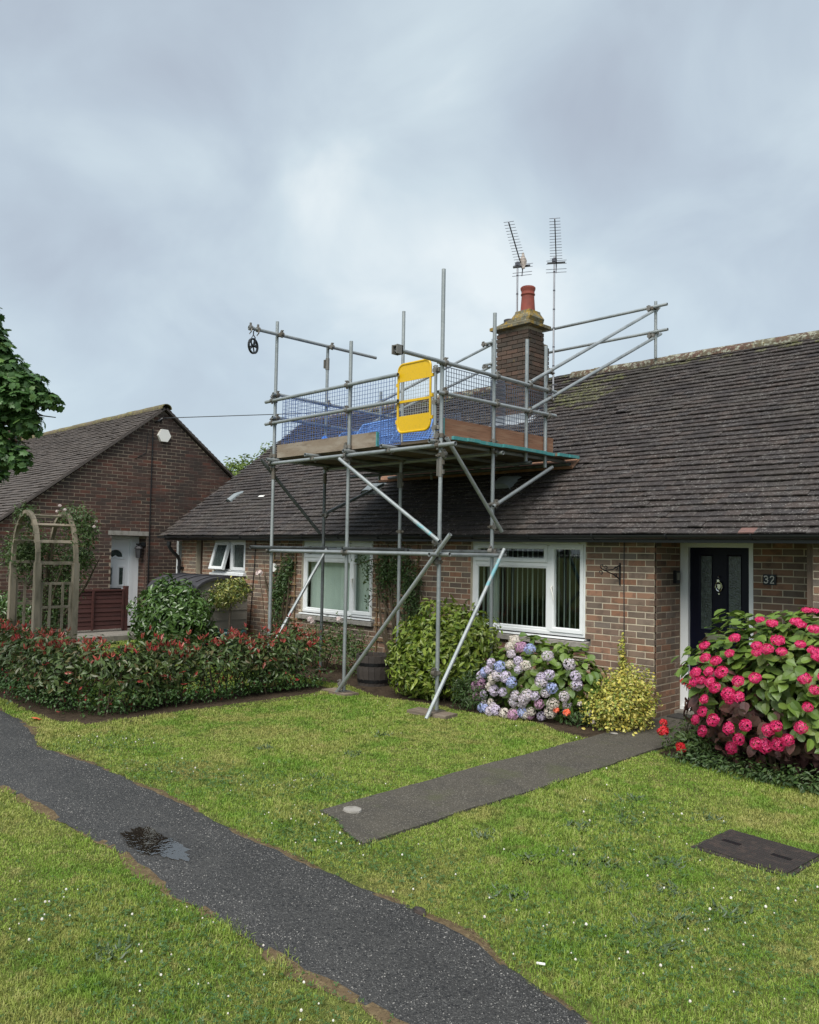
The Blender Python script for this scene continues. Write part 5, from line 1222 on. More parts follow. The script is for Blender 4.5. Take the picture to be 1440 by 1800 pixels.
def bush_twigs(c, rx, ry, h, k, r, parent, mt=None):
    b, t = [], []
    for i in range(k):
        a = r.random()*6.28; s_ = math.sqrt(r.random()); b.append((c[0]+rx*.25*s_*math.cos(a), c[1]+ry*.25*s_*math.sin(a), 0)); t.append((c[0]+rx*.85*s_*math.cos(a), c[1]+ry*.85*s_*math.sin(a), h*(1.0-.35*s_*s_)*(.8+.2*r.random())))
    return twigs('stems', b, t, r, parent, mt)

# ------------------------------------------------------------------ photinia hedge, an L round the lawn corner
r = np.random.default_rng(21)
hedge = thing('photinia_hedge', 'low L-shaped hedge with red young leaf tips beside the footpath and lawn', 'hedge', (-9, 4, 0))
E1, E2 = [], []
for t in np.arange(0, 1.001, 0.085):          # along the lawn side, away from the path
    y = 3.98+2.95*t; E1.append((-8.78+.04*math.sin(y*5), y, 0.36, .34, .34, .42+.04*math.sin(y*7)))
for x in np.arange(-9.1, -15.5, -0.36): E1.append((x, 3.80+.04*math.sin(x*4), 0.36, .34, .38, .42+.04*math.sin(x*6)))
P, N = shell(E1, 19000, r, .46, .17, lf=6)
low = P[:, 2] < 0.24+0.12*np.sin(P[:, 0]*3+P[:, 1]*4)
top = P[:, 2] > 0.57+0.06*np.sin(P[:, 0]*5+P[:, 1]*6)
leaves('foliage', P[~low], N[~low], r, LS, .082, m_lf_phot, hedge, up=.5, rnd=.5, droop=.1)
E3 = [(a, b, .17, rx*1.06, ry*1.06, .20) for a, b, c, rx, ry, rz in E1]
P3, N3 = shell(E3, 15000, r, .45, .22, lf=9); leaves('lower_foliage', P3, N3, r, LW, .034, m_lf_low, hedge, up=.6, rnd=.5)
tp = P[top & (r.random(len(P)) < .55)]
S = []; 
for p in tp[:560]:
    k = r.integers(3, 6)
    for _ in range(k): S.append((p + np.array([0, 0, .02]), nrm(np.array([r.normal(0, .55), r.normal(0, .55), 1.0]))))
SP_ = np.array([s[0] for s in S]); SD = np.array([s[1] for s in S])
side_ = nrm(np.cross(SD, r.normal(size=SD.shape))); zz_ = np.cross(side_, SD); ln = (.045+.045*r.random(len(SD)))[:, None, None]
Rr = np.stack([side_, SD, zz_], 1)*ln
mb = MB(); mb.many(LN[0], LN[1], SP_, Rr); part('young_leaves', mb, m_lf_red, hedge, 'stuff')
mid = (~top) & (r.random(len(P)) < .045); leaves('young_leaves', P[mid], N[mid], r, LS, .075, m_lf_red, hedge, up=.3, rnd=.6)
b_ = [(e[0]+r.normal(0, .08), e[1]+r.normal(0, .08), 0) for e in E1 for _ in range(4)]; twigs('stems', b_, [(x+r.normal(0, .16), y+r.normal(0, .16), .50+.15*r.random()) for x, y, z in b_], r, hedge)

# ------------------------------------------------------------------ bushes
def bush(name, lab, cat, ells, n, leaf, size, mt, seed, tw=14, group=None, objs=0, **kw):
    r = np.random.default_rng(seed); e0 = ells[0]
    sh = {k: kw.pop(k) for k in ('depth', 'lump', 'pw', 'lf', 'zmin') if k in kw}
    t = thing(name, lab, cat, (e0[0], e0[1], 0), group); P, N = shell(ells, n, r, **sh)
    if objs: leaf_objs('leaf', P, N, r, leaf, size, mt, t, objs, **kw)
    else: leaves('foliage', P, N, r, leaf, size, mt, t, **kw)
    if tw: bush_twigs(e0, e0[3], e0[4], e0[2]+e0[5]*.9, tw, r, t)
    return t, P, N, r
bush('laurel_bush', 'rounded yellow green laurel bush behind the centre scaffold poles', 'bush', [(-6.98, 7.50, .58, .60, .46, .60), (-6.72, 7.68, .70, .46, .40, .48), (-7.2, 7.36, .45, .42, .38, .46)], 7500, LS, .084, m_lf_yel, 31, depth=.45, lump=.16, lf=7, up=.35, rnd=.45, droop=.35, objs=0)
bush('cherry_laurel_bush', 'glossy dark green rounded laurel bush in front of the storage box', 'bush', [(-12.35, 6.75, .66, .66, .60, .66), (-12.0, 6.62, .52, .5, .46, .52), (-12.62, 6.85, .60, .5, .5, .56)], 7000, LS, .108, m_lf_laur, 32, depth=.42, lump=.15, lf=7, up=.3, rnd=.45, droop=.3)
bush('low_evergreen', 'low dark feathery shrub between laurel bush and pale hydrangea', 'shrub', [(-6.25, 7.35, .20, .30, .26, .24), (-6.42, 7.5, .28, .28, .22, .28), (-6.12, 7.55, .3, .3, .22, .26)], 3800, LN, .045, m_lf_dark, 33, depth=.6, lump=.2, lf=9, up=.6, rnd=.6, tw=8)
eu = bush('euonymus_bush', 'golden variegated euonymus bush at the porch corner', 'shrub', [(-4.60, 7.88, .28, .31, .40, .36), (-4.58, 7.72, .22, .34, .40, .28), (-4.61, 8.02, .34, .28, .28, .28)], 5600, LW, .036, m_lf_gold, 34, depth=.5, lump=.22, lf=8, up=.55, rnd=.55, tw=10)
P, N = shell([(-4.93, 8.38, .62, .05, .05, .36)], 260, eu[3], depth=.9); leaves('shoot', P, N, eu[3], LW, .038, m_lf_gold, eu[0], up=.5)
bush('dark_box_bush', 'dark glossy bush at the left picture edge beside the garden arch', 'bush', [(-12.9, 4.3, .62, .5, .5, .50), (-13.6, 4.2, .6, .6, .5, .5)], 3200, LS, .07, m_lf_laur, 36, depth=.4, up=.3)
# hydrangeas
def floret_head(nf, rad, flat, pet, seed):
    r = np.random.default_rng(seed); mb = MB(); g = math.pi*(3-math.sqrt(5))
    for i in range(nf):
        zz_ = 1-1.62*(i+.5)/nf; rr = math.sqrt(max(0, 1-zz_*zz_)); a = i*g
        d = unit(np.array([rr*math.cos(a), rr*math.sin(a), zz_])+r.normal(0, .07, 3)); p = d*np.array([rad, rad, rad*flat])*(0.93+.14*r.random())
        a_, b_, _ = frame(unit(d+r.normal(0, .22, 3))); ro = r.random()*6.28; nn = np.cross(a_, b_)
        for k in range(4):
            t = ro+k*math.pi/2; u_ = a_*math.cos(t)+b_*math.sin(t); v_ = -a_*math.sin(t)+b_*math.cos(t); s = pet*(.85+.3*r.random())
            mb.add([p, p+u_*s*.55+v_*s*.42+nn*s*.16, p+u_*s*1.0+nn*s*.05, p+u_*s*.55-v_*s*.42+nn*s*.16], np.array([(0, 1, 2, 3)]))
    return mb
RED = [(-2.8,7.01,1.3),(-2.69,6.98,1.28),(-2.53,7.06,1.3),(-2.49,7.05,1.28),(-2.48,7.32,1.38),(-2.53,7.3,1.38),(-2.39,7.06,1.25),(-2.94,6.85,1.15),(-3.21,6.87,1.06),(-2.6,6.86,1.16),(-2.44,6.9,1.14),(-2.74,6.8,1.11),(-2.66,6.8,1.09),(-2.73,6.77,1.06),(-2.55,6.81,1.08),(-2.34,6.91,1.1),(-2.31,6.89,1.06),(-3.17,6.8,0.97),(-3.06,6.76,0.96),(-3.11,6.74,0.87),(-2.99,6.71,0.88),(-3.25,6.79,0.84),(-3.18,6.75,0.79),(-3.09,6.72,0.79),(-3.04,6.7,0.75),(-2.84,6.68,0.83),(-2.71,6.69,0.87),(-2.37,6.78,0.9),(-2.3,6.79,0.82),(-2.92,6.68,0.72),(-2.91,6.68,0.68),(-2.83,6.67,0.71),(-2.34,6.76,0.69),(-3.28,6.85,0.44),(-3.08,6.75,0.48),(-2.94,6.73,0.44),(-2.79,6.7,0.49),(-2.62,6.72,0.48),(-2.56,6.72,0.52),(-2.39,6.76,0.53),(-2.87,6.76,0.36),(-2.97,6.85,0.26),(-2.73,6.76,0.35),(-2.67,6.78,0.34),(-2.57,6.78,0.37),(-2.49,6.77,0.42),(-3.23,6.87,0.35),(-3.15,6.74,0.64),(-3.18,6.77,0.53),(-2.95,6.77,1.03),(-3.25,6.78,0.77),(-2.24,6.85,0.92),(-2.23,7.08,1.18),(-2.13,6.89,0.76),(-2.42,7.54,1.37)]
RC, RR = np.array((-2.78, 7.42, .70)), np.array((.93, .75, .72))
ht, P, N, r = bush('red_hydrangea', 'large hydrangea bush with crimson pink flower heads by the porch', 'flowering shrub', [(-2.78, 7.44, .68, .90, .72, .68), (-2.4, 7.5, .75, .8, .7, .70)], 10, LB, .1, m_lf_hyd, 41, tw=26)
for o in list(ht.children):
    if o.name.startswith('foliage'): bpy.data.objects.remove(o)
P, N = shell([(-2.78, 7.44, .68, .90, .72, .68), (-2.35, 7.55, .75, .8, .7, .70)], 4200, r, depth=.45, lump=.11, zmin=.05)
hb = P[:, 2]+0.22*np.sin(P[:, 0]*6+P[:, 2]*5)+0.12*r.normal(size=len(P)) - 0.55*np.clip((-2.85-P[:, 0])/.8, 0, 1) < .42
leaf_objs('leaf', P[~hb], N[~hb], r, LB, .108, m_lf_hyd, ht, 190, up=.75, rnd=.30, droop=.55, tipout=1.0, svar=.25)
leaf_objs('bronze_leaf', P[hb], N[hb], r, LB, .100, m_lf_hydr, ht, 105, up=.35, rnd=.35, droop=.9, tipout=.9, svar=.25)
hm = [floret_head(46, .056, .42, .020, 60+i).mesh('flower_head', m_fl_red) for i in range(4)]
mo_ = floret_head(40, .05, .6, .019, 66).mesh('flower_head', m_fl['pink'])
for i, p in enumerate(RED):
    p = np.array(p); d = nrm((p-RC)/RR**2)*.03; s_ = .66+.30*r.random()
    up = unit(nrm((p-RC)/RR**2)*.75+np.array([0, 0, .55])); a_, b_, _ = frame(up)
    put('flower_head', hm[i % 4], p+d, ht, rot=rotm(np.array([a_, b_, up])*s_))
LIL = [(-5.68,7.34,0.87),(-5.69,7.27,0.8),(-5.54,7.28,0.81),(-5.43,7.29,0.8),(-5.63,7.22,0.73),(-5.61,7.17,0.62),(-5.51,7.19,0.67),(-5.49,7.17,0.58),(-5.41,7.19,0.63),(-5.93,7.23,0.6),(-5.76,7.18,0.58),(-6.07,7.29,0.47),(-5.96,7.23,0.52),(-5.79,7.17,0.48),(-5.65,7.15,0.48),(-5.57,7.15,0.43),(-6.23,7.32,0.29),(-6.16,7.35,0.32),(-5.94,7.24,0.33),(-5.88,7.23,0.29),(-5.72,7.19,0.3),(-6.2,7.3,0.16),(-6.12,7.34,0.2),(-6.1,7.33,0.1),(-5.95,7.27,0.14),(-5.89,7.26,0.09),(-6.07,7.24,0.07),(-5.98,7.2,0.08),(-5.9,7.18,0.06),(-5.82,7.2,0.08),(-5.7,7.2,0.07),(-5.59,7.22,0.21),(-5.49,7.24,0.19),(-5.39,7.2,0.31),(-5.31,7.23,0.31),(-5.23,7.23,0.52),(-5.16,7.28,0.55),(-5.23,7.23,0.47),(-5.03,7.47,0.66),(-4.97,7.5,0.54),(-4.96,7.51,0.44),(-5.05,7.4,0.32),(-5.13,7.29,0.41),(-5.2,7.27,0.35),(-5.29,7.28,0.22),(-5.16,7.35,0.23),(-5.21,7.38,0.13),(-5.07,7.49,0.21),(-5.12,7.55,0.12),(-5.4,7.28,0.12),(-5.49,7.25,0.1),(-5.61,7.25,0.09),(-5.58,7.2,0.07),(-5.43,7.3,0.07),(-5.33,7.38,0.07),(-5.47,7.26,0.08),(-5.22,7.33,0.74),(-5.91,7.26,0.10),(-6.19,7.36,0.41),(-5.87,7.19,0.43),(-5.44,7.21,0.26),(-5.54,7.18,0.29)]
LCN = ['cream','cream','pink','blue','mauve','cream','lilac','lilac','cream','lilac','blue','blue','lilac','mauve','lilac','blue','pink','pink','cream','lilac','lilac','pink','lilac','mauve','cream','mauve','blue','blue','mauve','lilac','cream','mauve','mauve','mauve','lilac','lilac','lilac','mauve','mauve','lilac','lilac','mauve','blue','mauve','pink','cream','cream','mauve','lilac','cream','blue','cream','pink','pink','lilac','cream','mauve','mauve','lilac','cream','mauve','mauve']
lt, P, N, r = bush('pale_hydrangea', 'mophead hydrangea with lilac, blue and cream heads under the window', 'flowering shrub', [(-5.6, 7.66, .45, .60, .42, .46)], 10, LB, .1, m_lf_hyd, 42, tw=20)
for o in list(lt.children):
    if o.name.startswith('foliage'): bpy.data.objects.remove(o)
P, N = shell([(-5.62, 7.68, .43, .60, .42, .46), (-5.15, 7.75, .40, .36, .34, .46)], 900, r, depth=.45, lump=.08, zmin=.04)
leaf_objs('leaf', P, N, r, LB, .105, m_lf_hyd, lt, 130, up=.5, rnd=.4, droop=.6, tipout=.9)
hl = {k: [floret_head(60, .062, .85, .017, 80+i).mesh('flower_head', m_fl[k]) for i in range(2)] for k in m_fl}
LC0, LR0 = np.array((-5.6, 7.62, .47)), np.array((.66, .47, .5))
for i, p in enumerate(LIL):
    p = np.array(p); up = unit(nrm((p-LC0)/LR0**2)*.9+np.array([0, 0, .35])); a_, b_, _ = frame(up); s_ = .74+.30*r.random()
    put('flower_head', hl[LCN[i]][i % 2], p+np.array([0, 0, .0]), lt, rot=rotm(np.array([a_, b_, up])*s_))
# small flowers between hydrangea and euonymus
bt, P, N, r = bush('orange_bedding', 'small orange and pink bedding flowers between the pale hydrangea and euonymus', 'flowers', [(-5.0, 7.55, .08, .22, .18, .14), (-4.9, 7.75, .1, .2, .2, .16)], 700, LN, .05, m_lf_dark, 43, depth=.8, up=.7, tw=6)
for (p, mt, s) in (((-5.0, 7.38, .16), m_orange, .034), ((-5.12, 7.36, .17), m_orange, .028), ((-4.86, 7.60, .14), m_palepk, .030), ((-4.95, 7.55, .24), m_palepk, .024), ((-4.80, 7.58, .06), m_palepk, .022)):
    part('flower', MB().add(np.vstack(floret_head(14, s, .8, s*.7, 3).v)+np.array(p), np.vstack([g for g, _ in floret_head(14, s, .8, s*.7, 3).f])), mt, bt)
bush('foot_weeds', 'low dark weeds at the foot of the red hydrangea', 'weeds', [(-3.25, 6.98, .05, .35, .16, .12), (-2.7, 6.86, .05, .4, .14, .13), (-2.2, 6.85, .05, .4, .16, .15), (-1.7, 6.95, .05, .4, .16, .12)], 2300, LS, .045, m_lf_dark, 46, depth=.9, lump=.3, lf=9, up=.8, rnd=.5, tw=0)
# red roses by the garden path
def rose_mesh(s, seed): return floret_head(16, s, .75, s*.75, seed)
def add_rose(p, s, mt, parent, seed):
    q = rose_mesh(s, seed); part('flower', MB().add(np.vstack(q.v)+np.array(p), np.vstack([g for g, _ in q.f])), mt, parent)
rt_, P, N, r = bush('red_rose_bush', 'low straggling rose bush with red blooms beside the garden path', 'rose bush', [(-3.62, 7.35, .14, .20, .38, .18), (-3.55, 7.75, .26, .18, .34, .30), (-3.45, 7.2, .12, .2, .2, .14), (-3.58, 7.98, .36, .14, .2, .30)], 1500, LS, .055, m_lf_rose, 44, depth=.9, lump=.2, up=.6, rnd=.5, tw=14)
for i, p in enumerate(((-3.72, 7.08, .24), (-3.80, 7.22, .27), (-3.70, 7.05, .22), (-3.50, 6.98, .11), (-3.52, 7.00, .13), (-3.77, 7.12, .20), (-3.88, 7.95, .53), (-3.93, 7.9, .57), (-3.82, 7.98, .43), (-3.78, 7.93, .40), (-3.55, 7.65, .30), (-3.60, 7.55, .28))): add_rose(p, .029+.008*r.random(), m_rose, rt_, 100+i)

# ------------------------------------------------------------------ garden arch with climbing rose
arch = thing('garden_arch', 'weathered timber garden arch with trellis side behind the hedge', 'garden arch', (-11, 4.1, 0))
AX0, AX1, AY0, AY1 = -11.42, -10.55, 3.88, 4.36
def post(x, y, h=1.62, w=.075): part('post', MB().box((x-w/2, y-w/2, 0), (x+w/2, y+w/2, h)), m_wood, arch)
for x in (AX0, AX1):
    for y in (AY0, AY1): post(x, y)
for y in (AY0, AY1):
    pts = []
    for a in np.linspace(0, math.pi, 17): pts.append((((AX0+AX1)/2)+math.cos(a)*(AX1-AX0)/2, y, 1.62+0.66*math.sin(a)))
    mb = MB()
    for p, q in zip(pts, pts[1:]): mb.bar(p, q, .044, .052, (0, 1, 0))
    part('arch_rib', mb, m_wood, arch)
for a in np.linspace(0, math.pi, 8)[0:]:
    x = ((AX0+AX1)/2)+math.cos(a)*((AX1-AX0)/2-.032); z = 1.62+0.628*math.sin(a)
    part('slat', MB().bar((x, AY0-.03, z), (x, AY1+.03, z), .040, .018, (math.cos(a), 0, math.sin(a)+.001)), m_wood, arch)
for x in (AX1, AX0):
    for z in (1.36, 1.06, .76, .46): part('trellis_bar', MB().bar((x-.0, AY0+.04, z), (x, AY1-.04, z), .02, .032), m_wood, arch)
    for y in (AY0+.16, AY0+.32): part('trellis_bar', MB().bar((x+.012, y, .30), (x+.012, y, 1.375), .018, .03, (0, 1, 0)), m_wood, arch)
    part('trellis_stile', MB().bar((x, AY0+.055, .3), (x, AY0+.055, 1.375), .03, .03, (0, 1, 0)), m_wood, arch); part('trellis_stile', MB().bar((x, AY1-.055, .3), (x, AY1-.055, 1.375), .03, .03, (0, 1, 0)), m_wood, arch)
cr_, P, N, r = bush('climbing_rose', 'leafy climbing rose with cream buds over the timber garden arch', 'climber', [(-10.85, 4.42, 2.20, .26, .18, .22), (-10.55, 4.48, 2.05, .20, .16, .30), (-11.15, 3.92, 2.25, .22, .14, .15), (-11.45, 4.1, 1.75, .22, .34, .45), (-11.75, 4.1, 1.72, .36, .3, .24), (-11.35, 4.55, 1.5, .3, .24, .5), (-11.3, 4.4, .95, .22, .25, .6), (-10.62, 4.1, .52, .16, .24, .38), (-10.9, 4.6, 1.7, .2, .15, .3)], 7500, LS, .052, m_lf_rose, 51, depth=.95, lump=.25, lf=8, up=.5, rnd=.6, tw=0)
b_ = [(AX0+r.normal(0, .1), 4.4+r.normal(0, .1), 0) for _ in range(9)]; twigs('stems', b_, [(-11.3+r.normal(0, .35), 4.35+r.normal(0, .2), 1.6+.7*r.random()) for _ in b_], r, cr_)
for i, p in enumerate(((-10.42, 4.55, 2.17), (-10.40, 4.52, 2.10), (-11.0, 4.3, 2.38), (-10.82, 4.3, 2.32), (-10.60, 4.42, 1.40), (-10.95, 4.25, 2.30))): add_rose(p, .017, m_palepk, cr_, 140+i)

# ------------------------------------------------------------------ fence panel, storage box, pots
fn = thing('fence_panel', 'low dark red brown lapped fence panel before the gable door', 'fence', (-16.1, 7.1, .1))
for k in range(9):
    z = .16+k*.088; part('board', MB().prism([(-16.09, 6.40, z), (-16.055-.006*(k % 2), 6.40, z+.002), (-16.075, 6.40, z+.105), (-16.09, 6.40, z+.105)], (0, 1.24, 0)), m_fence, fn)
part('top_rail', MB().box((-16.11, 6.38, .935), (-16.035, 7.66, .965)), m_fence, fn)
for y in (7.63, 6.42, 7.0): part('batten', MB().box((-16.05, y-.02, .15), (-16.02, y+.02, .935)), m_fence, fn)
part('post', MB().box((-16.13, 7.665, .10), (-16.04, 7.745, 1.03)), m_fence, fn)
sb = thing('storage_box', 'taupe plastic garden storage box with dark arched lid by the wall', 'storage box', (-13.5, 7.7, 0))
BX0, BX1, BY0, BY1 = -13.95, -12.35, 7.15, 8.20
mb = MB(); yc = (BY0+BY1)/2
def archz(y, z0=1.06, h=0.27): return z0+h*math.sqrt(max(0, 1-((y-yc)/((BY1-BY0)/2+.03))**2*.98))
end = [(BX1, BY0, 0.02), (BX1, BY1, 0.02)] + [(BX1, y, archz(y)-.03) for y in np.linspace(BY1, BY0, 15)]
part('body', MB().prism([(x, y, z) for x, y, z in end], (-(BX1-BX0), 0, 0)), m_shed, sb)
for z in (.25, .42, .59, .76, .93, 1.09): 
    hw = (BY1-BY0)/2-(.02 if z < 1.05 else .20); part('panel_groove', MB().box((BX1-.001, yc-hw, z), (BX1+.012, yc+hw, z+.014)), m_shed, sb)
V = []; ya = np.linspace(BY0-.05, BY1+.05, 17)
for xx in (BX0-.05, BX1+.06):
    for off in (0.0, -.045):
        for y in ya: V.append((xx, y, 1.06+off+0.29*math.sqrt(max(0, 1-((y-yc)/((BY1-BY0)/2+.055))**2))))
n = 17; F = []
for i in range(n-1): F += [(i, i+1, 2*n+i+1, 2*n+i), (n+i, 3*n+i, 3*n+i+1, n+i+1), (2*n+i, 2*n+i+1, 3*n+i+1, 3*n+i), (i, n+i, n+i+1, i+1)]
part('lid', MB().add(V, np.array(F)), m_lid, sb)
for xx in np.arange(BX0+.2, BX1, .42):
    part('lid_rib', MB().path([(xx, y, 1.068+0.29*math.sqrt(max(0, 1-((y-yc)/((BY1-BY0)/2+.055))**2))) for y in ya[2:-2]], .016, 5), m_lid, sb)
gp_ = thing('plant_pot', 'round dark green plant pot with a standard holly in it', 'plant pot', (-12.0, 7.62, 0))
part('bowl', MB().lathe([(.17, 0), (.20, .06), (.255, .36), (.275, .37), (.285, .42), (.275, .45), (.25, .455), (.24, .40), (.0, .39)], (-12.0, 7.62, 0), 24), m_pot, gp_, smooth=True)
hs_, P, N, r = bush('standard_holly', 'lollipop variegated holly on a bare stem in the green pot', 'small tree', [(-12.0, 7.62, 1.10, .34, .30, .24), (-12.15, 7.55, .98, .26, .24, .2), (-11.85, 7.7, 1.16, .22, .22, .2)], 1500, LS, .058, m_lf_holly, 52, depth=.6, lump=.2, lf=7, up=.4, rnd=.6, tw=0)
part('trunk', MB().path([(-12.0, 7.62, .36), (-11.99, 7.62, .7), (-12.0, 7.62, 1.05)], [.022, .019, .012], 7), m_bark, hs_)
def barrel(lab, x, y, r0, h):
    t = thing('barrel_planter', lab, 'planter', (x, y, 0))
    k = 18
    for i in range(k):
        a0, a1 = 2*math.pi*i/k+.008, 2*math.pi*(i+1)/k-.008; V = []
        for z, rr in ((0, r0*.86), (h*.5, r0*.97), (h, r0)):
            for a in (a0, a1): V += [(x+rr*math.cos(a), y+rr*math.sin(a), z), (x+(rr-.03)*math.cos(a), y+(rr-.03)*math.sin(a), z)]
        F = []
        for s_ in range(2):
            b = s_*4; F += [(b, b+2, b+6, b+4), (b+1, b+5, b+7, b+3), (b, b+4, b+5, b+1), (b+2, b+3, b+7, b+6)]
        F += [(8, 10, 11, 9)]
        part('stave', MB().add(V, np.array(F)), m_barrel, t)
    for z in (h*.18, h*.72):
        rr = r0*(.86+.14*min(1, z/h*1.15))+.004; mb = MB().lathe([(rr-.006, z-.022), (rr, z-.022), (rr+.002, z+.022), (rr-.006, z+.022)], (x, y, 0), 24); part('hoop', mb, m_hoop, t)
    part('soil', MB().lathe([(r0*.9, h-.06), (r0*.9, h-.05)], (x, y, 0), 18), m_soil, t)
    return t
barrel('half barrel planter of dark staves under the rose by the wall', -8.33, 7.62, .25, .42)
barrel('half barrel planter of dark staves behind the red tipped hedge', -12.55, 7.25, .28, .40)
# trellises and climbers on the front wall
def trellis(lab, x0, x1, z0, z1, nx, nz, y):
    t = thing('wall_trellis', lab, 'trellis', ((x0+x1)/2, y, z0))
    for i in range(nx): xx = x0+(x1-x0)*i/(nx-1); part('lath', MB().box((xx-.011, y-.008, z0), (xx+.011, y+.004, z1)), m_trel, t)
    for j in range(nz): zz_ = z0+(z1-z0)*(j+.5)/nz; part('lath', MB().box((x0-.05, y-.022, zz_-.012), (x1+.05, y-.0085, zz_+.012)), m_trel, t)
trellis('brown timber trellis left of the pale blind window', -11.95, -11.32, .35, 1.95, 4, 8, 8.47)
trellis('brown timber trellis between the two large windows', -9.22, -8.35, .15, 1.95, 5, 8, 8.47)
for (lab, ells, n, sd, sz) in (('dark climber on the trellis left of the pale blind window', [(-11.75, 8.42, 1.0, .22, .10, .55), (-11.55, 8.42, 1.35, .18, .10, .38), (-11.42, 8.42, 1.6, .14, .09, .2)], 1500, 53, .06),
                               ('dark leafy climber on the trellis between the two large windows', [(-8.72, 8.38, 1.62, .38, .12, .34), (-8.42, 8.38, 1.25, .30, .12, .5), (-8.30, 8.38, 0.85, .24, .12, .3), (-9.0, 8.40, 1.5, .22, .1, .42)], 2300, 54, .055)):
    c_, P, N, r = bush('wall_climber', lab, 'climber', ells, n, LS, sz, m_lf_dark, sd, depth=.9, lump=.25, lf=9, up=.2, rnd=.7, tw=0)
    e = ells[0]; b_ = [(e[0]+r.normal(0, .15), 8.44, 0.0) for _ in range(8)]; twigs('stems', b_, [(p[0]+r.normal(0, .3), 8.43, 1.3+.5*r.random()) for p in b_], r, c_)
# loose trailing sprays across the pale window edge
c_, P, N, r = bush('trailing_climber', 'trailing climber sprays hanging over the corner of the pale blind window', 'climber', [(-9.42, 8.37, 1.68, .30, .05, .12), (-9.33, 8.36, 1.50, .10, .05, .22), (-9.30, 8.36, 1.12, .08, .05, .22)], 170, LS, .052, m_lf_dark, 55, depth=.95, up=.1, rnd=.7, tw=0)
twigs('stems', [(-9.05, 8.44, 1.75), (-9.1, 8.44, 1.6), (-9.1, 8.44, 1.3)], [(-9.68, 8.37, 1.62), (-9.4, 8.36, 1.4), (-9.36, 8.36, 1.0)], r, c_)
rb, P, N, r = bush('pale_rose_bush', 'rose bush with pale pink blooms under the pale blind window', 'rose bush', [(-9.9, 7.95, .42, .45, .28, .36), (-9.3, 7.9, .48, .42, .26, .38), (-10.6, 8.0, .35, .45, .28, .34), (-8.95, 7.85, .35, .3, .25, .36)], 3000, LS, .05, m_lf_rose, 56, depth=.9, lump=.25, lf=8, up=.5, rnd=.6, tw=16)
for i, p in enumerate(((-9.78, 7.62, .80), (-9.75, 7.64, .76), (-9.2, 7.7, .84))): add_rose(p, .034, m_palepk, rb, 160+i)
wr_ = thing('white_rose', 'single white rose bloom on a stem before the brick wall', 'rose', (-12.1, 8.3, 0))
add_rose((-12.12, 8.28, 1.42), .05, m_palepk, wr_, 170); part('stem', MB().path([(-12.0, 8.4, 0), (-12.05, 8.35, .8), (-12.12, 8.28, 1.40)], .006, 5), m_stem, wr_)
o = part('wall_plaque', MB().lathe([(.10, 0), (.10, .02)], (-11.93, 8.462, 1.52), 20, axis=(0, -1, 0), sx=.75), m_white); tag(o, 'white oval plaque on the brick wall beside the left scaffold pole', 'plaque')
o = part('white_downpipe', MB().tube((-12.02, 8.45, 0), (-12.02, 8.45, 1.25), .022, 8), m_upvc); tag(o, 'thin white waste pipe on the wall behind the left scaffold pole', 'pipe')
# ropes / cables hanging on the roof
for pts, lab in ((((-8.55, 8.35, 2.22), (-8.75, 8.3, 2.12), (-8.7, 8.42, 2.26), (-8.2, 8.85, 2.62), (-7.9, 9.1, 2.80)), 'thin grey cable lying on the roof behind the left brace'), (((-7.12, 8.32, 2.20), (-7.25, 8.30, 2.14), (-7.12, 8.42, 2.27), (-6.85, 8.8, 2.58), (-6.75, 9.15, 2.84)), 'thin grey cable lying on the roof behind the centre pole')):
    o = part('roof_cable', MB().path(pts, .006, 5), m_alu); tag(o, lab, 'cable')

# ------------------------------------------------------------------ trees
def leafy_tree(name, lab, base, h, crown, n, leaf, size, mt, seed, limbs, objs=0, tr=.16, **kw):
    r = np.random.default_rng(seed); t = thing(name, lab, 'tree', base); b = np.array(base, float)
    mb = MB(); top = b+np.array([0, 0, h]); mb.path([b, b+np.array([.05, .02, h*.35]), b+np.array([-.04, .05, h*.7]), top], [tr, tr*.8, tr*.6, tr*.3], 10)
    tk = part('trunk', mb, m_bark, t)
    mb = MB()
    for e in limbs:
        e = np.array(e, float); s_ = b+np.array([0, 0, h*(.35+.5*r.random())]); m1 = s_*.5+e*.5+np.array([0, 0, .25]); mb.path([s_, m1, e], [tr*.35, tr*.2, .012], 7)
        for _ in range(4):
            q = e+r.normal(0, .13, 3); mb.path([m1*.4+e*.6, (m1*.2+e*.8)+r.normal(0, .06, 3), q], [.02, .012, .005], 5)
    part('limbs', mb, m_bark, t)
    P, N = shell(crown, n, r, depth=.75, lump=.2, zmin=.5, lf=7)
    if objs: leaf_objs('leaf', P, N, r, leaf, size, mt, t, objs, **kw)
    else: leaves('crown', P, N, r, leaf, size, mt, t, **kw)
    return t
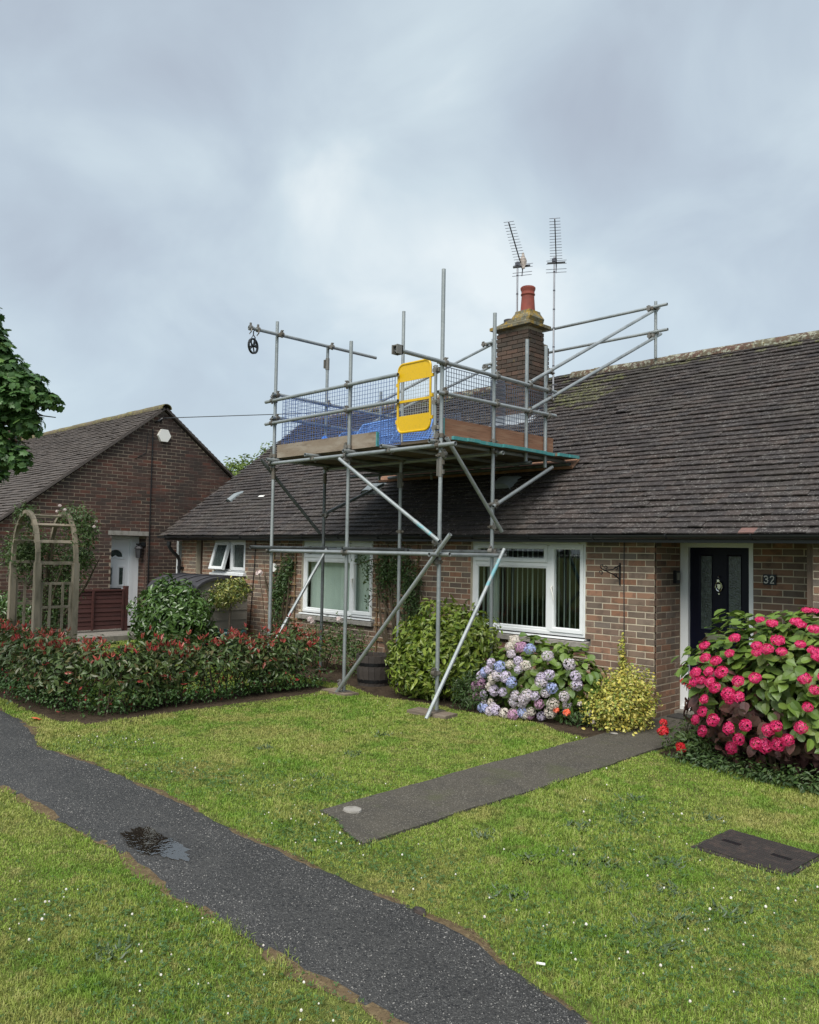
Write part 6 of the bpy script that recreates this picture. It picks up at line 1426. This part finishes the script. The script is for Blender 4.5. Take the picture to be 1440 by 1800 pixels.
SYC = [(-8.95, 2.55, 3.75, .30, .30, .26), (-8.80, 2.82, 3.62, .24, .24, .20), (-8.66, 3.0, 3.48, .22, .2, .16), (-8.50, 3.12, 3.34, .16, .16, .09), (-8.78, 2.90, 3.30, .30, .26, .20), (-8.68, 3.02, 3.10, .17, .17, .14), (-9.0, 2.6, 3.2, .35, .35, .35),
       (-8.86, 2.80, 2.86, .22, .22, .18), (-8.74, 2.96, 2.74, .15, .15, .13), (-8.90, 2.74, 2.55, .18, .18, .13), (-9.05, 2.55, 2.75, .3, .3, .3), (-9.0, 2.45, 4.1, .3, .3, .28), (-8.98, 2.62, 4.25, .2, .2, .2), (-9.02, 2.5, 4.45, .22, .22, .2), (-8.95, 2.62, 3.98, .26, .24, .22), (-8.82, 2.74, 3.84, .2, .18, .16), (-8.85, 2.75, 3.45, .26, .22, .2), (-9.0, 2.66, 2.95, .22, .22, .2), (-9.6, 1.8, 3.9, .6, .6, .6), (-9.9, 1.4, 4.5, .7, .7, .6)]
leafy_tree('sycamore_tree', 'sycamore branches with broad lobed leaves reaching in at left edge', (-10.1, 1.25, 0), 4.6, SYC, 21000, LY, .074, m_lf_syc, 71, [(-8.95, 2.6, 3.7), (-8.7, 2.95, 3.4), (-8.55, 3.1, 3.32), (-8.8, 2.9, 3.1), (-8.85, 2.8, 2.8), (-8.95, 2.6, 4.0), (-9.4, 1.7, 4.4)], objs=300, up=.8, rnd=.35, droop=.7, tipout=.9, svar=.3)
leafy_tree('far_tree', 'bright green tree showing between the two bungalow roofs', (-20.4, 13.6, 0), 3.6, [(-20.4, 13.4, 3.75, .75, .75, .85), (-19.9, 13.9, 4.15, .55, .55, .75), (-20.9, 13.0, 3.6, .65, .65, .7), (-19.6, 14.2, 4.5, .4, .4, .4)], 9000, LS, .13, m_lf_back, 72, [(-20, 13.8, 4.4), (-20.6, 13.2, 4.0), (-20.9, 13.2, 3.6)], up=.6, rnd=.5, tr=.12)

# ------------------------------------------------------------------ inspection cover, small litter
mc = thing('inspection_cover', 'rusty rectangular iron inspection cover set in the lawn', 'manhole cover', (-2.11, 5.22, 0))
cA = math.radians(-3.5)
def mcb(x0, x1, y0, y1, z0, z1):
    c = np.array([(x0+x1)/2, (y0+y1)/2, (z0+z1)/2]); ex = np.array([math.cos(cA), math.sin(cA), 0]); ey = np.array([-math.sin(cA), math.cos(cA), 0])
    return np.array([-2.11, 5.22, 0])+ex*c[0]+ey*c[1]+np.array([0, 0, c[2]]), ex*(x1-x0), ey*(y1-y0), np.array([0, 0, z1-z0])
part('frame', MB().obox(*mcb(-.31, .31, -.26, -.235, -.02, .010)).obox(*mcb(-.31, .31, .235, .26, -.02, .010)).obox(*mcb(-.31, -.285, -.2349, .2349, -.02, .010)).obox(*mcb(.285, .31, -.2349, .2349, -.02, .010)), m_castiron, mc)
for y0, y1 in ((-.233, -.003), (.003, .233)):
    ld = part('lid', MB().obox(*mcb(-.283, .283, y0, y1, -.02, .018)), m_castiron, mc)
rb_ = MB()
for i in range(34):
    for j in range(26):
        x = -.272+i*.0165; y = -.222+j*.0178; s_ = .0058
        if abs(y) < .02: continue
        if (i+j) % 2: rb_.obox(*mcb(x-s_, x+s_, y-.0022, y+.0022, .018, .0198))
        else: rb_.obox(*mcb(x-.0022, x+.0022, y-s_, y+s_, .018, .0198))
part('tread_pattern', rb_, m_castiron, mc, 'stuff')
for hx in (-.17, .15): part('lifting_eye', MB().obox(*mcb(hx-.06, hx+.06, -.020, .020, .010, .0195)), m_hoop, mc)
o = part('concrete_disc', MB().lathe([(.062, 0), (.060, .012), (.0, .013)], (-4.37, 3.82, .021), 14, sx=1.15), m_sill); tag(o, 'pale round concrete patch at the end of the garden path', 'disc')
o = part('fallen_leaf', MB().add(LY[0]*np.array([.11, .11, .3])+np.array([-8.86, 3.27, .035]), LY[1]), m_orange); tag(o, 'orange dead leaf on the ground under the hedge corner', 'leaf')
o = part('cigarette_end', MB().tube((-2.20, 3.03, .030), (-2.165, 3.045, .032), .0055, 7), m_white); tag(o, 'white cigarette end at the footpath edge', 'litter')
o = part('loose_stone', MB().lathe([(.0, 0), (.035, .004), (.03, .022), (.0, .03)], (-2.93, 3.03, .012), 7, sx=1.3, sy=.7), m_castiron); tag(o, 'dark loose stone at the footpath edge', 'stone')
o = part('loose_stone', MB().lathe([(.0, 0), (.04, .004), (.03, .012), (.0, .014)], (-4.45, 7.42, .022), 7, sx=1.2, sy=.8), m_sill); tag(o, 'pale flat stone lying on the garden path near the porch', 'stone')

# ------------------------------------------------------------------ lawn: grass, clover, weeds
def in_grass(x, y):
    ok = np.ones(len(x), bool)
    lo, hi = path_lo(x)-.010+wob(x*3.1, 2)*.9, path_hi(x)+.008+wob(x*2.7, 5)*.9
    ok &= ~((y > lo) & (y < hi)) | ((np.random.default_rng(5).random(len(x)) < .40) & ((y < path_lo(x)+.012) | (y > path_hi(x)-.012)))
    ok &= ~((x > gp_l(y)+.012) & (x < gp_r(y)-.012) & (y > gp_end(x)+.012))
    u = (x+2.11)*math.cos(cA)+(y-5.22)*math.sin(cA); v = -(x+2.11)*math.sin(cA)+(y-5.22)*math.cos(cA)
    ok &= ~((np.abs(u) < .285+.02*np.sin(v*40)) & (np.abs(v) < .232+.02*np.sin(u*33)))
    bed = 7.18+0.10*np.sin(x*1.9)+0.06*np.sin(x*4.3)
    ok &= ~((y > bed) & (x > -12.6))
    ok &= ~((x > -3.78) & (y > 7.08-.12*np.clip(x+3.78, 0, 1.2)+.05*np.sin(x*9)))
    ok &= ~((x < -8.3) & (x > -9.0) & (y > 3.6) & (y < 7.0)) & ~((x < -8.5) & (y < 4.1) & (y > 3.44)) & (x > -15.3)
    ok &= ~((np.abs(x-XC) < .25) & (np.abs(y-6.74) < .09)) & ~((np.abs(x-XB+.05) < .22) & (np.abs(y-6.8) < .09))
    return ok
r = np.random.default_rng(91)
NB = 2600000
gx_ = -15.3+14.9*r.random(NB); gy_ = 0.9+7.4*r.random(NB)
d_ = np.hypot(gx_, gy_)
dens = np.clip(1.25*(3.6/d_)**1.15, 0.12, 1.0)
keep = (r.random(NB) < dens)
gx_, gy_ = gx_[keep], gy_[keep]
X_, Y_, Z_ = project(np.stack([gx_, gy_, np.full(len(gx_), .02)], 1))
keep = (Z_ > .3) & (X_ > -180) & (X_ < 1620) & (Y_ < 1900)
gx_, gy_ = gx_[keep], gy_[keep]
ok = in_grass(gx_, gy_)
# thinner, worn turf at the path edges and in a few dry patches
edge = np.minimum(np.abs(gy_-path_lo(gx_)), np.abs(gy_-path_hi(gx_)))
thin = np.clip(edge/.12, .45, 1)
pat = np.sin(gx_*1.7+1)*np.sin(gy_*2.1+.5)+.6*np.sin(gx_*4.1+gy_*3.3)+.4*np.sin(gx_*9.3-gy_*7.7)
thin *= np.where(pat > 1.25, .55, 1)
ok &= r.random(len(gx_)) < thin
gx_, gy_ = gx_[ok], gy_[ok]
TC = [(-2.95, 2.22, .09), (-3.42, 2.21, .07), (-1.83, 4.93, .07), (-2.2, 3.10, .06), (-5.1, 2.2, .06), (-3.0, 3.06, .05), (-4.5, 3.40, .08), (-3.78, 3.5, .06), (-6.4, 3.06, .06), (-2.1, 2.22, .06)]
tx_ = np.concatenate([q[0]+r.normal(0, q[2], 260) for q in TC]); ty_ = np.concatenate([q[1]+r.normal(0, q[2]*.5, 260) for q in TC])
tall = np.concatenate([np.ones(len(gx_)), 1.5+.9*r.random(len(tx_))]); gx_, gy_ = np.concatenate([gx_, tx_]), np.concatenate([gy_, ty_])
d_ = np.hypot(gx_, gy_); n = len(gx_)
ang = r.random(n)*6.283; lean = np.abs(r.normal(.62, .45, n)); ln = (.013+.024*r.random(n)**2.0)*np.where(np.sin(gx_*7.3+2*np.sin(gy_*3.1))*np.sin(gy_*8.1+1.5*np.sin(gx_*4.3)) > .72, 1.25, 0.92)*(1+.25*np.sin(gx_*2.3+gy_*1.9))*np.clip(.75+d_*.035, .8, 1.25)
ln = ln*tall; wd = (.0017+.0013*r.random(n))*np.clip(d_/4.2, 1, 2.2)
dx, dy = np.cos(ang), np.sin(ang); tw_ = ang+r.normal(1.57, .5, n); sx_, sy_ = np.cos(tw_), np.sin(tw_)
base = np.stack([gx_, gy_, np.full(n, -.002)], 1); S_ = np.stack([sx_, sy_, np.zeros(n)], 1)*wd[:, None]
midp = base+np.stack([dx*np.sin(lean*.5)*ln*.55, dy*np.sin(lean*.5)*ln*.55, np.cos(lean*.5)*ln*.55], 1)
tip = midp+np.stack([dx*np.sin(lean*1.5)*ln*.5, dy*np.sin(lean*1.5)*ln*.5, np.cos(lean*1.5)*ln*.5], 1)
tip[:, 2] = np.maximum(tip[:, 2], .004)
V = np.stack([base-S_, base+S_, midp+S_*.8, midp-S_*.8, tip], 1).reshape(-1, 3); k_ = np.arange(n)*5
mb = MB(); mb.add(V, [np.stack([k_, k_+1, k_+2, k_+3], 1), np.stack([k_+3, k_+2, k_+4], 1)])
print('grass blades', n)
o = put('grass', mb.mesh('grass', m_grass), (0, 0, 0), None, 'stuff'); tag(o, 'short mown lawn grass on both sides of the footpath', 'grass')
# clover leaves and flowers
CC = [(-2.0, 3.4), (-2.5, 3.3), (-1.6, 3.6), (-1.9, 4.1), (-4.3, 3.35), (-4.0, 3.3), (-3.2, 1.75), (-3.7, 1.95), (-2.7, 1.9), (-6.2, 3.3), (-5.6, 3.6), (-7.4, 3.4), (-2.6, 4.5), (-1.6, 4.6), (-5.0, 4.0), (-3.3, 3.4), (-3.0, 5.2), (-4.2, 1.6)]
ci = r.integers(0, len(CC), 9000); cxy = np.array(CC)[ci]+r.normal(0, .24, (9000, 2)); ok = in_grass(cxy[:, 0], cxy[:, 1]); cxy = cxy[ok]; m = len(cxy)
TV_, TF_ = [], []
for k in range(3):
    a = k*2.094; b0 = len(TV_)
    for (u_, v_) in ((0, 0), (.45, .35), (.9, .38), (1.05, 0), (.9, -.38), (.45, -.35)): TV_.append((u_*math.cos(a)-v_*math.sin(a), u_*math.sin(a)+v_*math.cos(a), .12*u_))
    TF_ += [(b0, b0+1, b0+2, b0+3), (b0, b0+3, b0+4, b0+5)]
zc = nrm(np.array([0, 0, 1.])+r.normal(0, .35, (m, 3))); xc = nrm(np.cross(zc, r.normal(size=(m, 3)))); yc_ = np.cross(zc, xc)
Rc = np.stack([xc, yc_, zc], 1)*(.0075+.004*r.random(m))[:, None, None]
mb = MB(); mb.many(np.array(TV_), np.array(TF_), np.stack([cxy[:, 0], cxy[:, 1], .012+.018*r.random(m)], 1), Rc); o = put('clover', mb.mesh('clover', m_clover), (0, 0, 0), None, 'stuff'); tag(o, 'patches of clover leaves in the lawn', 'clover')
ci = r.integers(0, len(CC), 170); f1 = np.array(CC)[ci]+r.normal(0, .2, (170, 2)); f2 = np.stack([-9+8*r.random(40), 1.2+6*r.random(40)], 1); fxy = np.vstack([f1, f2]); ok = in_grass(fxy[:, 0], fxy[:, 1]); fxy = fxy[ok]; m = len(fxy)
BV = []; 
for z, rr in ((-.9, .45), (-.2, 1), (.5, .85), (.95, .3)):
    for i in range(6): BV.append((rr*math.cos(i*1.047+z), rr*math.sin(i*1.047+z), z))
BF = [(q*6+i, q*6+(i+1) % 6, q*6+6+(i+1) % 6, q*6+6+i) for q in range(3) for i in range(6)]
mb = MB(); Rf = np.eye(3)[None]*(.0035+.0045*r.random(m)**2)[:, None, None]; mb.many(np.array(BV), [np.array(BF), np.arange(18, 24)[None]], np.stack([fxy[:, 0], fxy[:, 1], .030+.012*r.random(m)], 1), Rf)
o = put('clover_flowers', mb.mesh('clover_flowers', m_clfl), (0, 0, 0), None, 'stuff'); tag(o, 'small white clover flower heads scattered in the lawn', 'clover flowers')
WC = [(-3.45, 4.17), (-3.15, 4.75), (-2.9, 4.3), (-2.75, 4.2), (-2.62, 4.35), (-2.45, 4.05), (-2.20, 4.25), (-2.75, 3.55), (-2.1, 3.75), (-2.0, 3.95), (-1.85, 4.2), (-3.2, 5.6), (-2.6, 5.6), (-5.2, 4.2), (-3.0, 4.05), (-2.4, 4.6), (-1.9, 3.6), (-3.6, 1.7), (-2.95, 5.1), (-5.6, 4.9), (-6.3, 4.4), (-6.0, 5.6)]
WP, WR = [], []
for (x, y) in WC:
    for k in range(r.integers(26, 44)):
        a = r.random()*6.28; tilt = .15+.75*r.random(); yv = np.array([math.cos(a)*math.cos(tilt*.6), math.sin(a)*math.cos(tilt*.6), math.sin(tilt*.6)]); xv = np.array([-math.sin(a), math.cos(a), 0]); s_ = .022+.040*r.random()
        WP.append((x+r.normal(0, .05), y+r.normal(0, .05), .010)); WR.append(np.array([xv, yv, np.cross(xv, yv)])*s_)
mb = MB(); mb.many(LN[0], LN[1], np.array(WP), np.array(WR)); o = put('weeds', mb.mesh('weeds', m_weed), (0, 0, 0), None, 'stuff'); tag(o, 'dark flat plantain weeds in the lawn', 'weeds')
for nm, c, s_ in (('dry_tuft', (-2.55, 2.10), .10), ):
    pass
bpy.context.view_layer.update()
